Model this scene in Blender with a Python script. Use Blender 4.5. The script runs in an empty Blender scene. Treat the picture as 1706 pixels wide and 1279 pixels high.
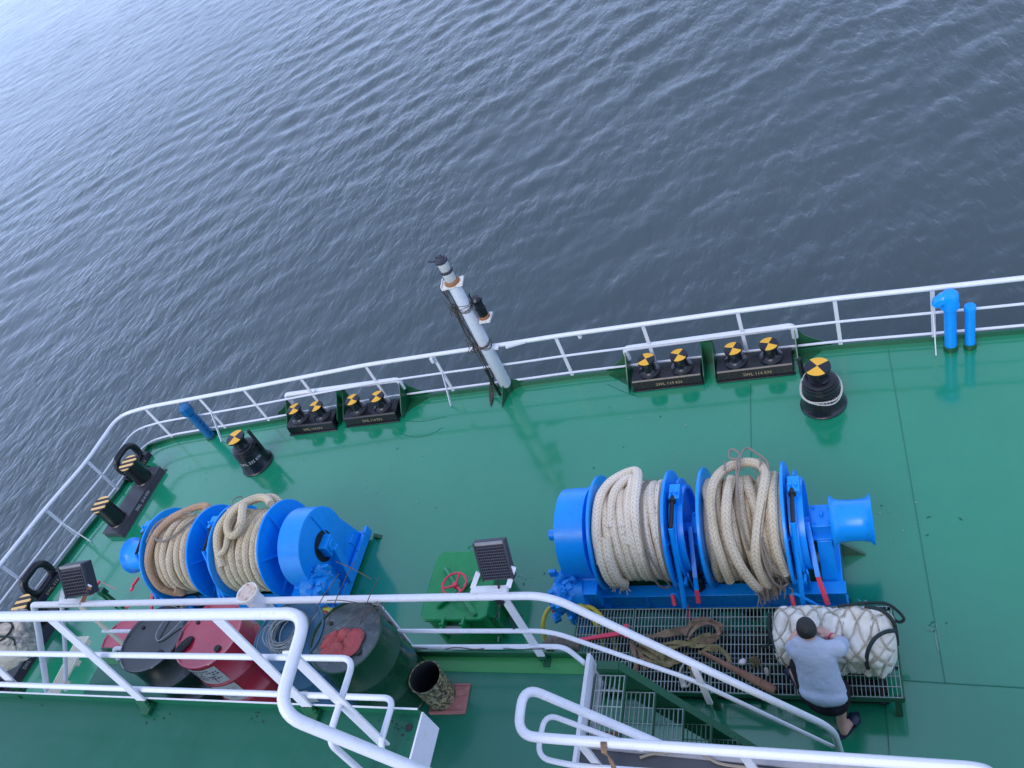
import bpy, bmesh, math, random
import numpy as np
from mathutils import Vector, Matrix, noise as mnoise

rad = math.radians
R_ = random.Random(11)
C = bpy.context.scene.collection
SC = bpy.context.scene

# ------------------------------------------------------------------ camera
CAM_H = 8.0
F_PX, ROLL, PITCH, YAW = 1374.81, 0.47740, 0.69317, -0.52177
IW, IH = 1706.0, 1279.0
_fw = Vector((math.sin(YAW)*math.cos(PITCH), math.cos(YAW)*math.cos(PITCH), -math.sin(PITCH)))
_rt = Vector((math.cos(YAW), -math.sin(YAW), 0))
_dn = _fw.cross(_rt)
RIGHT = _rt*math.cos(ROLL) + _dn*math.sin(ROLL)
DOWN = -_rt*math.sin(ROLL) + _dn*math.cos(ROLL)
CAMPOS = Vector((0, 0, CAM_H))
cam = bpy.data.cameras.new('camera')
cam.sensor_width = 36.0
cam.lens = F_PX/IW*36.0
cam.clip_start = 0.05
cam.clip_end = 6000
co = bpy.data.objects.new('camera', cam)
C.objects.link(co)
co.matrix_world = Matrix(((RIGHT.x, -DOWN.x, -_fw.x, 0), (RIGHT.y, -DOWN.y, -_fw.y, 0),
                          (RIGHT.z, -DOWN.z, -_fw.z, CAM_H), (0, 0, 0, 1)))
SC.camera = co

def ray(px, py):
    return RIGHT*((px-IW/2)/F_PX) + DOWN*((py-IH/2)/F_PX) + _fw
def on(px, py, z=0.0):          # survey helper: where the sight line meets the level z
    d = ray(px, py)
    return CAMPOS + d*((z-CAM_H)/d.z)
def onY(px, py, y):             # ... meets the vertical plane at y
    d = ray(px, py)
    return CAMPOS + d*(y/d.y)

# ------------------------------------------------------------------ world and light
SUN_EL, SUN_AZ = 42, 196       # degrees; azimuth clockwise from +Y
w = bpy.data.worlds.new('World'); SC.world = w; w.use_nodes = True
nt = w.node_tree; nt.nodes.clear()
sky = nt.nodes.new('ShaderNodeTexSky'); sky.sky_type = 'NISHITA'; sky.sun_disc = False
sky.sun_elevation = rad(SUN_EL); sky.sun_rotation = rad(SUN_AZ)
sky.air_density = 1.2; sky.dust_density = 4.0; sky.ozone_density = 2.0
b1 = nt.nodes.new('ShaderNodeBackground'); b1.inputs['Strength'].default_value = 0.10
nt.links.new(sky.outputs[0], b1.inputs['Color'])
tc = nt.nodes.new('ShaderNodeTexCoord')
nz = nt.nodes.new('ShaderNodeTexNoise'); nz.inputs['Scale'].default_value = 2.2
nz.inputs['Detail'].default_value = 6; nz.inputs['Roughness'].default_value = .55
nt.links.new(tc.outputs['Generated'], nz.inputs['Vector'])
cr = nt.nodes.new('ShaderNodeValToRGB')
cr.color_ramp.elements[0].position = .32; cr.color_ramp.elements[0].color = (.50, .68, 1.12, 1)
cr.color_ramp.elements[1].position = .72; cr.color_ramp.elements[1].color = (.76, .96, 1.48, 1)
nt.links.new(nz.outputs['Fac'], cr.inputs['Fac'])
b2 = nt.nodes.new('ShaderNodeBackground'); b2.inputs['Strength'].default_value = 1.02
# an overcast sky is paler and brighter on the side of the veiled sun
dt = nt.nodes.new('ShaderNodeVectorMath'); dt.operation = 'DOT_PRODUCT'
nt.links.new(tc.outputs['Generated'], dt.inputs[0]); dt.inputs[1].default_value = (-.35, -.90, .20)
mr = nt.nodes.new('ShaderNodeMapRange'); mr.inputs[1].default_value = -.6; mr.inputs[2].default_value = 1.0
mr.inputs[3].default_value = 1.04; mr.inputs[4].default_value = 1.50
nt.links.new(dt.outputs['Value'], mr.inputs[0])
sx = nt.nodes.new('ShaderNodeSeparateXYZ'); nt.links.new(tc.outputs['Generated'], sx.inputs[0])
hz = nt.nodes.new('ShaderNodeMapRange'); hz.inputs[1].default_value = 0.0; hz.inputs[2].default_value = .60
hz.inputs[3].default_value = 2.0; hz.inputs[4].default_value = .88; nt.links.new(sx.outputs[2], hz.inputs[0])
hm = nt.nodes.new('ShaderNodeMath'); hm.operation = 'MULTIPLY'
nt.links.new(mr.outputs[0], hm.inputs[0]); nt.links.new(hz.outputs[0], hm.inputs[1])
vm = nt.nodes.new('ShaderNodeVectorMath'); vm.operation = 'SCALE'
nt.links.new(cr.outputs['Color'], vm.inputs[0]); nt.links.new(hm.outputs[0], vm.inputs['Scale'])
nt.links.new(vm.outputs[0], b2.inputs['Color'])
mx = nt.nodes.new('ShaderNodeMixShader'); mx.inputs[0].default_value = .8
nt.links.new(b1.outputs[0], mx.inputs[1]); nt.links.new(b2.outputs[0], mx.inputs[2])
wo = nt.nodes.new('ShaderNodeOutputWorld'); nt.links.new(mx.outputs[0], wo.inputs['Surface'])

sl = bpy.data.lights.new('sun', 'SUN'); sl.energy = 1.5; sl.angle = rad(32); sl.color = (1, .96, .9)
so = bpy.data.objects.new('sun', sl); C.objects.link(so)
_sd = Vector((math.sin(rad(SUN_AZ))*math.cos(rad(SUN_EL)), math.cos(rad(SUN_AZ))*math.cos(rad(SUN_EL)), math.sin(rad(SUN_EL))))
so.rotation_euler = _sd.to_track_quat('Z', 'Y').to_euler()
so.location = (0, 0, 30)

SC.view_settings.view_transform = 'Standard'
SC.view_settings.look = 'None'
SC.view_settings.exposure = 0.0
SC.view_settings.gamma = 1.0
SC.view_settings.use_curve_mapping = False
SC.cycles.max_bounces = 6

# ------------------------------------------------------------------ materials
class NB:                       # tiny node builder
    def __init__(s, m):
        s.nt = m.node_tree; s.N = s.nt.nodes; s.L = s.nt.links
    def n(s, t, **k):
        x = s.N.new(t)
        for a, b in k.items():
            setattr(x, a, b)
        return x
    def set(s, sock, v):
        if hasattr(v, 'links') or isinstance(v, bpy.types.NodeSocket):
            s.L.new(v, sock)
        else:
            sock.default_value = v
    def math(s, op, a, b=0.0, c=0.0):
        x = s.n('ShaderNodeMath', operation=op)
        s.set(x.inputs[0], a); s.set(x.inputs[1], b)
        if len(x.inputs) > 2: s.set(x.inputs[2], c)
        return x.outputs[0]
    def noise(s, scale, vec=None, detail=4, rough=.55):
        x = s.n('ShaderNodeTexNoise')
        x.inputs['Scale'].default_value = scale; x.inputs['Detail'].default_value = detail
        x.inputs['Roughness'].default_value = rough
        if vec is not None: s.L.new(vec, x.inputs['Vector'])
        return x.outputs['Fac']
    def ramp(s, fac, stops, interp='LINEAR'):
        x = s.n('ShaderNodeValToRGB'); r = x.color_ramp; r.interpolation = interp
        while len(r.elements) < len(stops): r.elements.new(.5)
        for e, (p, c) in zip(r.elements, stops):
            e.position = p; e.color = tuple(c)+(1,) if len(c) == 3 else c
        s.L.new(fac, x.inputs['Fac'])
        return x.outputs['Color']
    def mix(s, fac, a, b, blend='MIX'):
        x = s.n('ShaderNodeMix', data_type='RGBA', blend_type=blend)
        s.set(x.inputs[0], fac)
        for i, v in ((6, a), (7, b)):
            if isinstance(v, tuple): v = v+(1,) if len(v) == 3 else v
            s.set(x.inputs[i], v)
        return x.outputs[2]
    def bump(s, h, strength=.3, dist=.01, normal=None):
        x = s.n('ShaderNodeBump'); x.inputs['Strength'].default_value = strength
        x.inputs['Distance'].default_value = dist; s.L.new(h, x.inputs['Height'])
        if normal is not None: s.L.new(normal, x.inputs['Normal'])
        return x.outputs[0]

def newmat(name):
    m = bpy.data.materials.new(name); m.use_nodes = True
    b = NB(m); p = b.N['Principled BSDF']
    return m, b, p

def paint(name, col, rough=.35, var=.12, dirt=None, dirt_amt=.0, bump=.15, scale=6, spec=.5, metal=0, bscale=None, coat=0, chip=None):
    m, b, p = newmat(name)
    p.inputs['Coat Weight'].default_value = coat; p.inputs['Coat Roughness'].default_value = .06; p.inputs['Coat IOR'].default_value = 1.6
    pos = b.n('ShaderNodeNewGeometry').outputs['Position']
    n1 = b.noise(scale, pos, 5)
    c = b.mix(n1, tuple(x*(1-var) for x in col), tuple(min(1, x*(1+var)) for x in col))
    if dirt:
        n2 = b.noise(scale*2.3, pos, 8, .7)
        f = b.ramp(n2, [(.52-.0, (0, 0, 0)), (.70, (1, 1, 1))])
        ff = b.math('MULTIPLY', f, dirt_amt)
        c = b.mix(ff, c, dirt)
    if chip:                                              # small chips and stains, gathered in patches
        n5 = b.ramp(b.noise(38, pos, 7, .75), [(.60, (0, 0, 0)), (.66, (1, 1, 1))])
        n6 = b.ramp(b.noise(2.6, pos, 3, .6), [(.46, (0, 0, 0)), (.62, (1, 1, 1))])
        c = b.mix(b.math('MULTIPLY', b.math('MULTIPLY', n5, n6), chip[1]), c, chip[0])
    b.L.new(c, p.inputs['Base Color'])
    n3 = b.noise(scale*1.7, pos, 3)
    b.L.new(b.math('MULTIPLY_ADD', n3, rough*.6, rough*.7), p.inputs['Roughness'])
    p.inputs['Specular IOR Level'].default_value = spec
    p.inputs['Metallic'].default_value = metal
    if bump:
        n4 = b.noise(bscale or scale*4, pos, 4)
        b.L.new(b.bump(n4, bump, .004), p.inputs['Normal'])
    return m

def deck_paint(name, col, rough=.2, spec=.5, worn=.3, coat=1.0):
    m, b, p = newmat(name)
    pos = b.n('ShaderNodeNewGeometry').outputs['Position']
    big = b.noise(.55, pos, 4, .6); mid = b.noise(3.2, pos, 6, .65); fine = b.noise(26, pos, 5, .7)
    c = b.mix(big, tuple(x*.86 for x in col), tuple(x*1.14 for x in col))
    mp = b.n('ShaderNodeMapping'); b.L.new(pos, mp.inputs['Vector']); mp.inputs['Scale'].default_value = (3.2, .35, 1)
    stk = b.ramp(b.noise(1.1, mp.outputs[0], 6, .7), [(.52, (0, 0, 0)), (.72, (1, 1, 1))])
    c = b.mix(b.math('MULTIPLY', stk, worn*.45), c, tuple(x*.66 for x in col))          # long scrub marks
    f = b.math('MULTIPLY', b.ramp(mid, [(.5, (0, 0, 0)), (.75, (1, 1, 1))]), worn*.5)
    c = b.mix(f, c, (col[0]+.02, col[1]*1.05+.02, col[2]*1.1+.03))
    sp = b.ramp(b.noise(60, pos, 4, .7), [(.70, (0, 0, 0)), (.76, (1, 1, 1))])
    c = b.mix(b.math('MULTIPLY', sp, worn*.45), c, (.03, .05, .04))
    rs = b.math('MULTIPLY', b.ramp(b.noise(9, pos, 8, .75), [(.66, (0, 0, 0)), (.72, (1, 1, 1))]), b.ramp(b.noise(.8, pos, 2), [(.5, (0, 0, 0)), (.62, (1, 1, 1))]))
    c = b.mix(b.math('MULTIPLY', rs, worn*.6), c, (.12, .12, .08))
    b.L.new(c, p.inputs['Base Color'])
    r = b.math('MULTIPLY_ADD', mid, rough*.8, rough*.55)
    b.L.new(b.math('MULTIPLY_ADD', fine, .05, r), p.inputs['Roughness'])
    p.inputs['Specular IOR Level'].default_value = spec
    p.inputs['Coat Weight'].default_value = coat; p.inputs['Coat Roughness'].default_value = .09; p.inputs['Coat IOR'].default_value = 1.55
    h = b.math('ADD', b.math('MULTIPLY', b.noise(1.3, pos, 3), 3.0), b.math('MULTIPLY', fine, .12))
    b.L.new(b.bump(h, .25, .02), p.inputs['Normal'])
    return m

def rope_mat(name, light, dark, tint, k=9.0, stain=.6):
    m, b, p = newmat(name)
    uv = b.n('ShaderNodeSeparateXYZ'); b.L.new(b.n('ShaderNodeUVMap').outputs[0], uv.inputs[0])
    u, v = uv.outputs[0], uv.outputs[1]
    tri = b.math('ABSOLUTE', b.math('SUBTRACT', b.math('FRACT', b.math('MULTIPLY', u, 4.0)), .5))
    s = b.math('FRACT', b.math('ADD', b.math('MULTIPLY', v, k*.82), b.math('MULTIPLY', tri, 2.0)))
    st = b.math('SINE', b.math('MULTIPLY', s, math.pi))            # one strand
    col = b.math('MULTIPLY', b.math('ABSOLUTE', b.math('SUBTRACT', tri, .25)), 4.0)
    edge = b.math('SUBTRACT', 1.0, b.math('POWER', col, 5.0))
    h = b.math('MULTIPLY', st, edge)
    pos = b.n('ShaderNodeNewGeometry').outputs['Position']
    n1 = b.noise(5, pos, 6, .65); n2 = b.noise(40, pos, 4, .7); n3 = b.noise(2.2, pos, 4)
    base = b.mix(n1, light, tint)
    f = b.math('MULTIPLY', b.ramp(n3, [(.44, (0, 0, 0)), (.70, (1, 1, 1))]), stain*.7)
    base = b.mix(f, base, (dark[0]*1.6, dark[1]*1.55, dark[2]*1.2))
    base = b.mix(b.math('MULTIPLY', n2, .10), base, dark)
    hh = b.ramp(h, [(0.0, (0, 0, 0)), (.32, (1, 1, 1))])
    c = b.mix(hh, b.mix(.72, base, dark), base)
    b.L.new(c, p.inputs['Base Color'])
    p.inputs['Roughness'].default_value = .9
    p.inputs['Specular IOR Level'].default_value = .15
    hs = b.math('ADD', b.math('MULTIPLY', h, 1.0), b.math('MULTIPLY', n2, .25))
    b.L.new(b.bump(hs, .55, .010), p.inputs['Normal'])
    return m

def cloth(name, col, col2, scale=5, rough=.9, weave=0):
    m, b, p = newmat(name)
    pos = b.n('ShaderNodeNewGeometry').outputs['Position']
    n = b.noise(scale, pos, 7, .65)
    c = b.mix(b.ramp(n, [(.35, (0, 0, 0)), (.7, (1, 1, 1))]), col, col2)
    b.L.new(c, p.inputs['Base Color']); p.inputs['Roughness'].default_value = rough
    p.inputs['Specular IOR Level'].default_value = .2
    b.L.new(b.bump(b.noise(scale*7, pos, 5, .7), .35, .012), p.inputs['Normal'])
    return m

def stripes(name, c1, c2, width, ang):
    m, b, p = newmat(name)
    pos = b.n('ShaderNodeSeparateXYZ'); b.L.new(b.n('ShaderNodeNewGeometry').outputs['Position'], pos.inputs[0])
    d = b.math('ADD', b.math('MULTIPLY', pos.outputs[0], math.cos(ang)/width), b.math('MULTIPLY', pos.outputs[1], math.sin(ang)/width))
    s = b.math('GREATER_THAN', b.math('FRACT', d), .45)
    b.L.new(b.mix(s, c1, c2), p.inputs['Base Color']); p.inputs['Roughness'].default_value = .5
    return m

WHITE = paint('white_paint', (.69, .69, .73), .36, .05, (.42, .33, .24), .22, .12, 13, chip=((.30, .15, .07), .45))
WHITE_RUST = paint('white_rusty_paint', (.78, .74, .68), .5, .08, (.30, .12, .05), .9, .3, 16)
CREAM = paint('cream_paint', (.74, .68, .52), .5, .1, (.35, .25, .15), .4, .2, 14)
DECK = deck_paint('deck_green', (.006, .222, .110), .17, .6)
MEZZ = deck_paint('mezzanine_green', (.010, .150, .085), .24, .45, .5, .3)
MARGIN = deck_paint('pale_margin_green', (.045, .27, .075), .3, .4, .5, .1)
UPPER = deck_paint('upper_green', (.008, .100, .058), .30, .3, .7, .12)
GREEN = paint('green_gloss', (.010, .26, .075), .22, .15, (.16, .26, .10), .25, .25, 9)
DKGREEN = paint('dark_green_paint', (.008, .085, .035), .3, .15, None, 0, .15, 8)
EDGE = paint('edge_green', (.006, .11, .05), .3, .15, None, 0, .15, 8)
GREYSIDE = paint('grey_side_paint', (.10, .12, .14), .5, .12, (.05, .05, .05), .3, .2, 5)
BLACK = paint('black_gloss', (.008, .008, .012), .28, .2, (.10, .09, .09), .12, .15, 12, chip=((.16, .13, .12), .6))
BLACKM = paint('black_matt', (.012, .012, .014), .6, .2, (.06, .06, .06), .2, .2, 20)
PLATE = paint('bitts_plate', (.035, .034, .042), .32, .2, (.10, .10, .10), .2, .2, 12)
BLUE = paint('winch_blue', (.003, .30, .86), .30, .08, (.004, .12, .42), .25, .12, 7, chip=((.06, .05, .06), .55))
VENTDK = paint('vent_dark_blue', (.004, .12, .30), .35, .15, (.01, .06, .12), .3, .2, 14)
BLUEDK = paint('motor_blue', (.006, .26, .72), .3, .15, (.01, .06, .22), .4, .5, 18)
GREASE = paint('grease_black', (.012, .011, .009), .45, .3, (.09, .07, .04), .4, .5, 25)
RED = paint('red_paint', (.62, .03, .06), .4, .12, (.30, .02, .03), .3, .15, 20)
PINK = paint('handle_red', (.80, .05, .10), .45, .08)
YEL = paint('yellow_paint', (.82, .42, .03), .45, .08, (.5, .2, .05), .2, .1, 20, chip=((.05, .04, .03), .7))
HOSE = paint('yellow_hose', (.62, .50, .06), .5, .1, (.3, .22, .05), .3, .1, 20)
STRIPE = stripes('yellow_black_stripes', (.80, .48, .17), (.015, .013, .012), .105, rad(100))
GALV = paint('galvanised_grating', (.34, .40, .38), .5, .15, (.12, .16, .13), .3, .2, 25)
GRTREAD = paint('tread_green', (.10, .17, .13), .5, .2, (.03, .05, .04), .3, .2, 25)
STEEL = paint('grey_steel', (.22, .22, .22), .45, .2, (.16, .09, .05), .4, .3, 25)
RUST = paint('rust', (.28, .12, .05), .8, .3, (.10, .05, .03), .5, .4, 25)
LENS = paint('lamp_lens', (.50, .50, .47), .2, .15, (.25, .22, .18), .5, .1, 30)
HOUSING = paint('lamp_housing', (.035, .036, .05), .42, .12, None, 0, .1, 12)
TUBRED = paint('drum_red', (.46, .014, .045), .24, .08, (.16, .01, .02), .25, .1, 8, coat=1)
TUBBLUE = paint('drum_blue', (.035, .12, .21), .4, .2, (.10, .12, .12), .4, .2, 9)
TUBGREEN = paint('drum_green', (.006, .050, .022), .25, .15, (.06, .08, .07), .18, .12, 9)
LIDGREY = paint('lid_grey', (.055, .075, .08), .35, .2, (.24, .24, .26), .6, .2, 7, coat=.3)
TUBBLACK = paint('drum_black', (.008, .009, .011), .22, .1, (.03, .03, .04), .2, .1, 8, coat=.6)
LABELW = paint('label_white', (.48, .48, .44), .6, .1, (.28, .26, .22), .3, .05, 14)
INK = paint('ink', (.03, .03, .03), .7, .1, None, 0, 0)
LETTER = paint('letter_cream', (.50, .38, .20), .7, .2, (.05, .04, .03), .55, 0, 60)
LETTERW = paint('letter_white', (.55, .55, .52), .7, .2, (.08, .08, .08), .5, 0, 60)
CARD = paint('cardboard', (.33, .13, .11), .8, .2, (.5, .24, .22), .5, .2, 12)
BUCKETM, _b, _p = newmat('bucket_crusted')
_pos = _b.n('ShaderNodeNewGeometry').outputs['Position']
_c = _b.mix(_b.noise(7, _pos, 5), (.52, .50, .40), (.50, .36, .06))
_c = _b.mix(_b.ramp(_b.noise(34, _pos, 9, .78), [(.36, (0, 0, 0)), (.54, (1, 1, 1))]), _c, (.014, .017, .014))
_b.L.new(_c, _p.inputs['Base Color']); _p.inputs['Roughness'].default_value = .45
_b.L.new(_b.bump(_b.noise(30, _pos, 6, .7), .6, .01), _p.inputs['Normal'])
FLANGE = paint('rusty_flange', (.62, .50, .42), .7, .25, (.34, .12, .04), .95, .4, 12)
WIREM = paint('wire_grey', (.26, .29, .29), .4, .3, (.07, .06, .05), .4, 0, 30)
CABLE = paint('cable_brown', (.06, .05, .045), .7, .3, (.28, .20, .14), .5, .2, 40)
BUNDLE = cloth('white_canvas', (.80, .77, .70), (.60, .55, .45), 6)
BUNDLE2 = cloth('dirty_canvas', (.55, .50, .43), (.33, .29, .24), 9)
NET = cloth('net_cord', (.54, .49, .41), (.30, .26, .20), 20)
DARKROPE = rope_mat('dark_green_rope', (.030, .050, .050), (.010, .016, .016), (.05, .07, .065), 30, .2)
SLING = cloth('brown_sling', (.34, .22, .145), (.13, .085, .05), 14)
SLING2 = cloth('olive_sling', (.34, .265, .13), (.14, .115, .05), 14)
SACK = cloth('sack_grey', (.22, .18, .15), (.11, .09, .075), 18)
WOOD = cloth('timber', (.36, .19, .125), (.22, .11, .075), 9, .8)
RAG = cloth('red_rag', (.52, .10, .10), (.36, .10, .10), 10)
PAPER = paint('paper', (.80, .74, .76), .8, .1, (.8, .15, .3), .8, .1, 30)
LEAF = cloth('dry_leaf', (.20, .13, .07), (.10, .12, .05), 30)
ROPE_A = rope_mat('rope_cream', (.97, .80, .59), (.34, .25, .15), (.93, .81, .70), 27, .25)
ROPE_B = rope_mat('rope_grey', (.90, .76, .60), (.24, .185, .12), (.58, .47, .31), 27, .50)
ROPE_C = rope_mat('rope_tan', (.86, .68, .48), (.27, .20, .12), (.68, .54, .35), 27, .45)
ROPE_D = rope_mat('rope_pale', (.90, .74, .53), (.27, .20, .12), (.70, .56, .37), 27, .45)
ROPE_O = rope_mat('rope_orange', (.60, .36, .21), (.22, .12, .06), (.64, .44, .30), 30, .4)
CORD = rope_mat('thin_cord', (.40, .33, .27), (.15, .12, .10), (.34, .28, .22), 60, .3)
WCORD = rope_mat('white_cord', (.74, .72, .68), (.3, .28, .25), (.6, .57, .5), 70, .1)
SKIN = paint('skin', (.58, .33, .25), .5, .08, (.56, .26, .20), .3, .08, 14)
HAIR = paint('hair', (.012, .010, .010), .55, .3, None, 0, .5, 60)
SHIRT = cloth('shirt_grey', (.44, .49, .60), (.37, .42, .52), 5, .85)
SHORTS = cloth('shorts_black', (.012, .011, .015), (.03, .028, .034), 9, .85)
SLIP = paint('slipper_navy', (.012, .022, .06), .5, .2)
PINKB = paint('wristband', (.6, .03, .15), .6)

# ------------------------------------------------------------------ mesh builder
class MB:
    def __init__(s):
        s.v = []; s.f = []; s.m = []; s.u = []; s.mi = 0
    def add(s, vs, fs, us=None):
        o = len(s.v); s.v.extend(Vector(q) for q in vs)
        s.u.extend(us if us is not None else [(0, 0)]*len(vs))
        for f in fs:
            s.f.append(tuple(i+o for i in f)); s.m.append(s.mi)
        return s
    def box(s, c, size, rot=None):
        c = Vector(c); hx, hy, hz = (q/2 for q in size)
        vs = [Vector((x*hx, y*hy, z*hz)) for z in (-1, 1) for y in (-1, 1) for x in (-1, 1)]
        if rot is not None: vs = [rot @ q for q in vs]
        return s.add([c+q for q in vs], [(0, 2, 3, 1), (4, 5, 7, 6), (0, 1, 5, 4), (2, 6, 7, 3), (0, 4, 6, 2), (1, 3, 7, 5)])
    def boxlh(s, lo, hi):
        lo, hi = Vector(lo), Vector(hi)
        return s.box((lo+hi)/2, hi-lo)
    def bar(s, a, b, wid, thick, up=(0, 0, 1)):        # rectangular bar from a to b
        a, b = Vector(a), Vector(b); d = (b-a).normalized()
        x = d.cross(Vector(up))
        if x.length < 1e-4: x = d.cross(Vector((1, 0, 0)))
        x.normalize(); y = x.cross(d)
        vs = [p+x*(i*wid/2)+y*(j*thick/2) for p in (a, b) for i, j in ((-1, -1), (1, -1), (1, 1), (-1, 1))]
        return s.add(vs, [(3, 2, 1, 0), (4, 5, 6, 7), (0, 1, 5, 4), (1, 2, 6, 5), (2, 3, 7, 6), (3, 0, 4, 7)])
    def tube(s, pts, r, n=10, closed=False, cap=True, vs=1.0, twist=0.0, flat=None):
        P = [Vector(q) for q in pts]; m = len(P)
        rs = r if isinstance(r, (list, tuple)) else [r]*m
        T = []
        for i in range(m):
            a = P[i-1] if (i > 0 or closed) else P[i]
            b = P[(i+1) % m] if (i < m-1 or closed) else P[i]
            T.append((b-a).normalized())
        ref = Vector((0, 0, 1)) if abs(T[0].z) < .9 else Vector((1, 0, 0))
        N = (ref - T[0]*ref.dot(T[0])).normalized()
        o = len(s.v); L = 0.0
        rings = m + (1 if closed else 0)
        for k in range(rings):
            i = k % m
            if k > 0:
                L += (P[i]-P[(i-1) % m]).length
                N = N - T[i]*N.dot(T[i])
                if N.length < 1e-6: N = T[i].orthogonal()
                N.normalize()
            B = T[i].cross(N)
            for j in range(n+1):
                t = 2*math.pi*j/n + twist*L
                e = N*math.cos(t)*(flat if flat else 1) + B*math.sin(t)
                s.v.append(P[i]+e*rs[i]); s.u.append((j/n, L*vs))
        for k in range(rings-1):
            for j in range(n):
                a = o+k*(n+1)+j
                s.f.append((a, a+1, a+n+2, a+n+1)); s.m.append(s.mi)
        if cap and not closed:
            for k, rev in ((0, True), (rings-1, False)):
                ids = [o+k*(n+1)+j for j in range(n)]
                s.f.append(tuple(reversed(ids)) if rev else tuple(ids)); s.m.append(s.mi)
        return s
    def lathe(s, prof, o=(0, 0, 0), axis=(0, 0, 1), n=32, ref=None, cap=True):
        o = Vector(o); A = Vector(axis).normalized()
        X = Vector(ref) if ref else (Vector((1, 0, 0)) if abs(A.x) < .9 else Vector((0, 1, 0)))
        X = (X-A*X.dot(A)).normalized(); Y = A.cross(X)
        b = len(s.v)
        for r, h in prof:
            for j in range(n):
                t = 2*math.pi*j/n
                s.v.append(o+A*h+(X*math.cos(t)+Y*math.sin(t))*r); s.u.append((j/n, h))
        for k in range(len(prof)-1):
            for j in range(n):
                a = b+k*n+j; c = b+k*n+(j+1) % n
                s.f.append((a, c, c+n, a+n)); s.m.append(s.mi)
        if cap:
            if prof[0][0] > 1e-4:
                s.f.append(tuple(b+j for j in reversed(range(n)))); s.m.append(s.mi)
            if prof[-1][0] > 1e-4:
                q = b+(len(prof)-1)*n
                s.f.append(tuple(q+j for j in range(n))); s.m.append(s.mi)
        return s
    def cyl(s, a, b, r, n=20, r2=None):
        a, b = Vector(a), Vector(b)
        return s.lathe([(r, 0), (r2 if r2 is not None else r, (b-a).length)], a, b-a, n)
    def prism(s, poly, ext):                           # closed 3D polygon pushed along ext
        P = [Vector(q) for q in poly]; e = Vector(ext); n = len(P)
        nrm = Vector((0, 0, 0))
        for i in range(n): nrm += P[i].cross(P[(i+1) % n])
        if nrm.dot(e) > 0: P.reverse()
        return s.add(P+[q+e for q in P], [tuple(range(n)), tuple(reversed(range(n, 2*n)))] +
                     [(i, i+n, (i+1) % n+n, (i+1) % n) for i in range(n)])
    def ribbon(s, pts, width, thick=.006, up=(0, 0, 1), tw=None):
        P = [Vector(q) for q in pts]; m = len(P); U = Vector(up); vs = []
        for i in range(m):
            t = (P[min(i+1, m-1)]-P[max(i-1, 0)]).normalized()
            a = tw[i] if tw else 0
            x = t.cross(U)
            if x.length < 1e-3: x = t.cross(Vector((1, 0, 0)))
            x.normalize(); y = x.cross(t)
            xx = x*math.cos(a)+y*math.sin(a); yy = y*math.cos(a)-x*math.sin(a)
            for q in (-1, 1):
                for h in (-1, 1):
                    vs.append(P[i]+xx*(q*width/2)+yy*(h*thick/2))
        fs = [(0, 1, 3, 2), tuple(4*(m-1)+i for i in (0, 2, 3, 1))]
        for i in range(m-1):
            a = 4*i; b = a+4
            fs += [(a+1, b+1, b+3, a+3), (a, a+2, b+2, b), (a, b, b+1, a+1), (a+2, a+3, b+3, b+2)]
        return s.add(vs, fs)

def smooth_path(pts, k=6, closed=False):               # Catmull-Rom
    P = [Vector(q) for q in pts]; m = len(P); out = []
    for i in range(m if closed else m-1):
        if closed: p0, p1, p2, p3 = P[i-1], P[i], P[(i+1) % m], P[(i+2) % m]
        else: p0, p1, p2, p3 = P[max(i-1, 0)], P[i], P[i+1], P[min(i+2, m-1)]
        for j in range(k):
            t = j/k
            out.append(.5*((2*p1)+(p2-p0)*t+(2*p0-5*p1+4*p2-p3)*t*t+(3*p1-p0-3*p2+p3)*t**3))
    if not closed: out.append(P[-1])
    return out
def fillet(pts, r, k=6):                               # polyline with rounded corners
    P = [Vector(q) for q in pts]; out = [P[0]]
    for i in range(1, len(P)-1):
        a, b, c = P[i-1], P[i], P[i+1]
        rr = min(r, (a-b).length*.48, (c-b).length*.48)
        s = b+(a-b).normalized()*rr; e = b+(c-b).normalized()*rr
        for j in range(k+1):
            t = j/k; out.append(s*(1-t)**2+b*2*t*(1-t)+e*t*t)
    out.append(P[-1]); return out

def obj(name, mb, mat, parent=None, bevel=0, flat=False, sharp=38, off=None):
    me = bpy.data.meshes.new(name)
    vs = mb.v if off is None else [q-off for q in mb.v]
    me.from_pydata(vs, [], mb.f)
    mats = mat if isinstance(mat, (list, tuple)) else [mat]
    for m in mats: me.materials.append(m)
    me.polygons.foreach_set('material_index', mb.m)
    if any(q != (0, 0) for q in mb.u):
        ul = me.uv_layers.new(name='UVMap')
        arr = np.array(mb.u, dtype=np.float32)
        li = np.empty(len(me.loops), dtype=np.int32); me.loops.foreach_get('vertex_index', li)
        ul.data.foreach_set('uv', arr[li].ravel())
    me.validate()
    if not flat:
        me.polygons.foreach_set('use_smooth', [True]*len(me.polygons))
        me.update(); me.set_sharp_from_angle(angle=rad(sharp))
    me.update()
    o = bpy.data.objects.new(name, me); C.objects.link(o)
    if parent is not None: o.parent = parent
    if bevel:
        md = o.modifiers.new('bevel', 'BEVEL'); md.width = bevel; md.segments = 2
        md.limit_method = 'ANGLE'; md.angle_limit = rad(40)
    return o
def thing(name, label, cat, loc=(0, 0, 0), rz=0.0, group=None):
    o = bpy.data.objects.new(name, None); C.objects.link(o)
    o.empty_display_size = .2
    o.location = loc; o.rotation_euler = (0, 0, rz)
    o['label'] = label; o['category'] = cat
    if group: o['group'] = group
    return o
def tag(o, label, cat, group=None):
    o['label'] = label; o['category'] = cat
    if group: o['group'] = group
    return o
def struct(o):
    o['kind'] = 'structure'; return o
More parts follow.
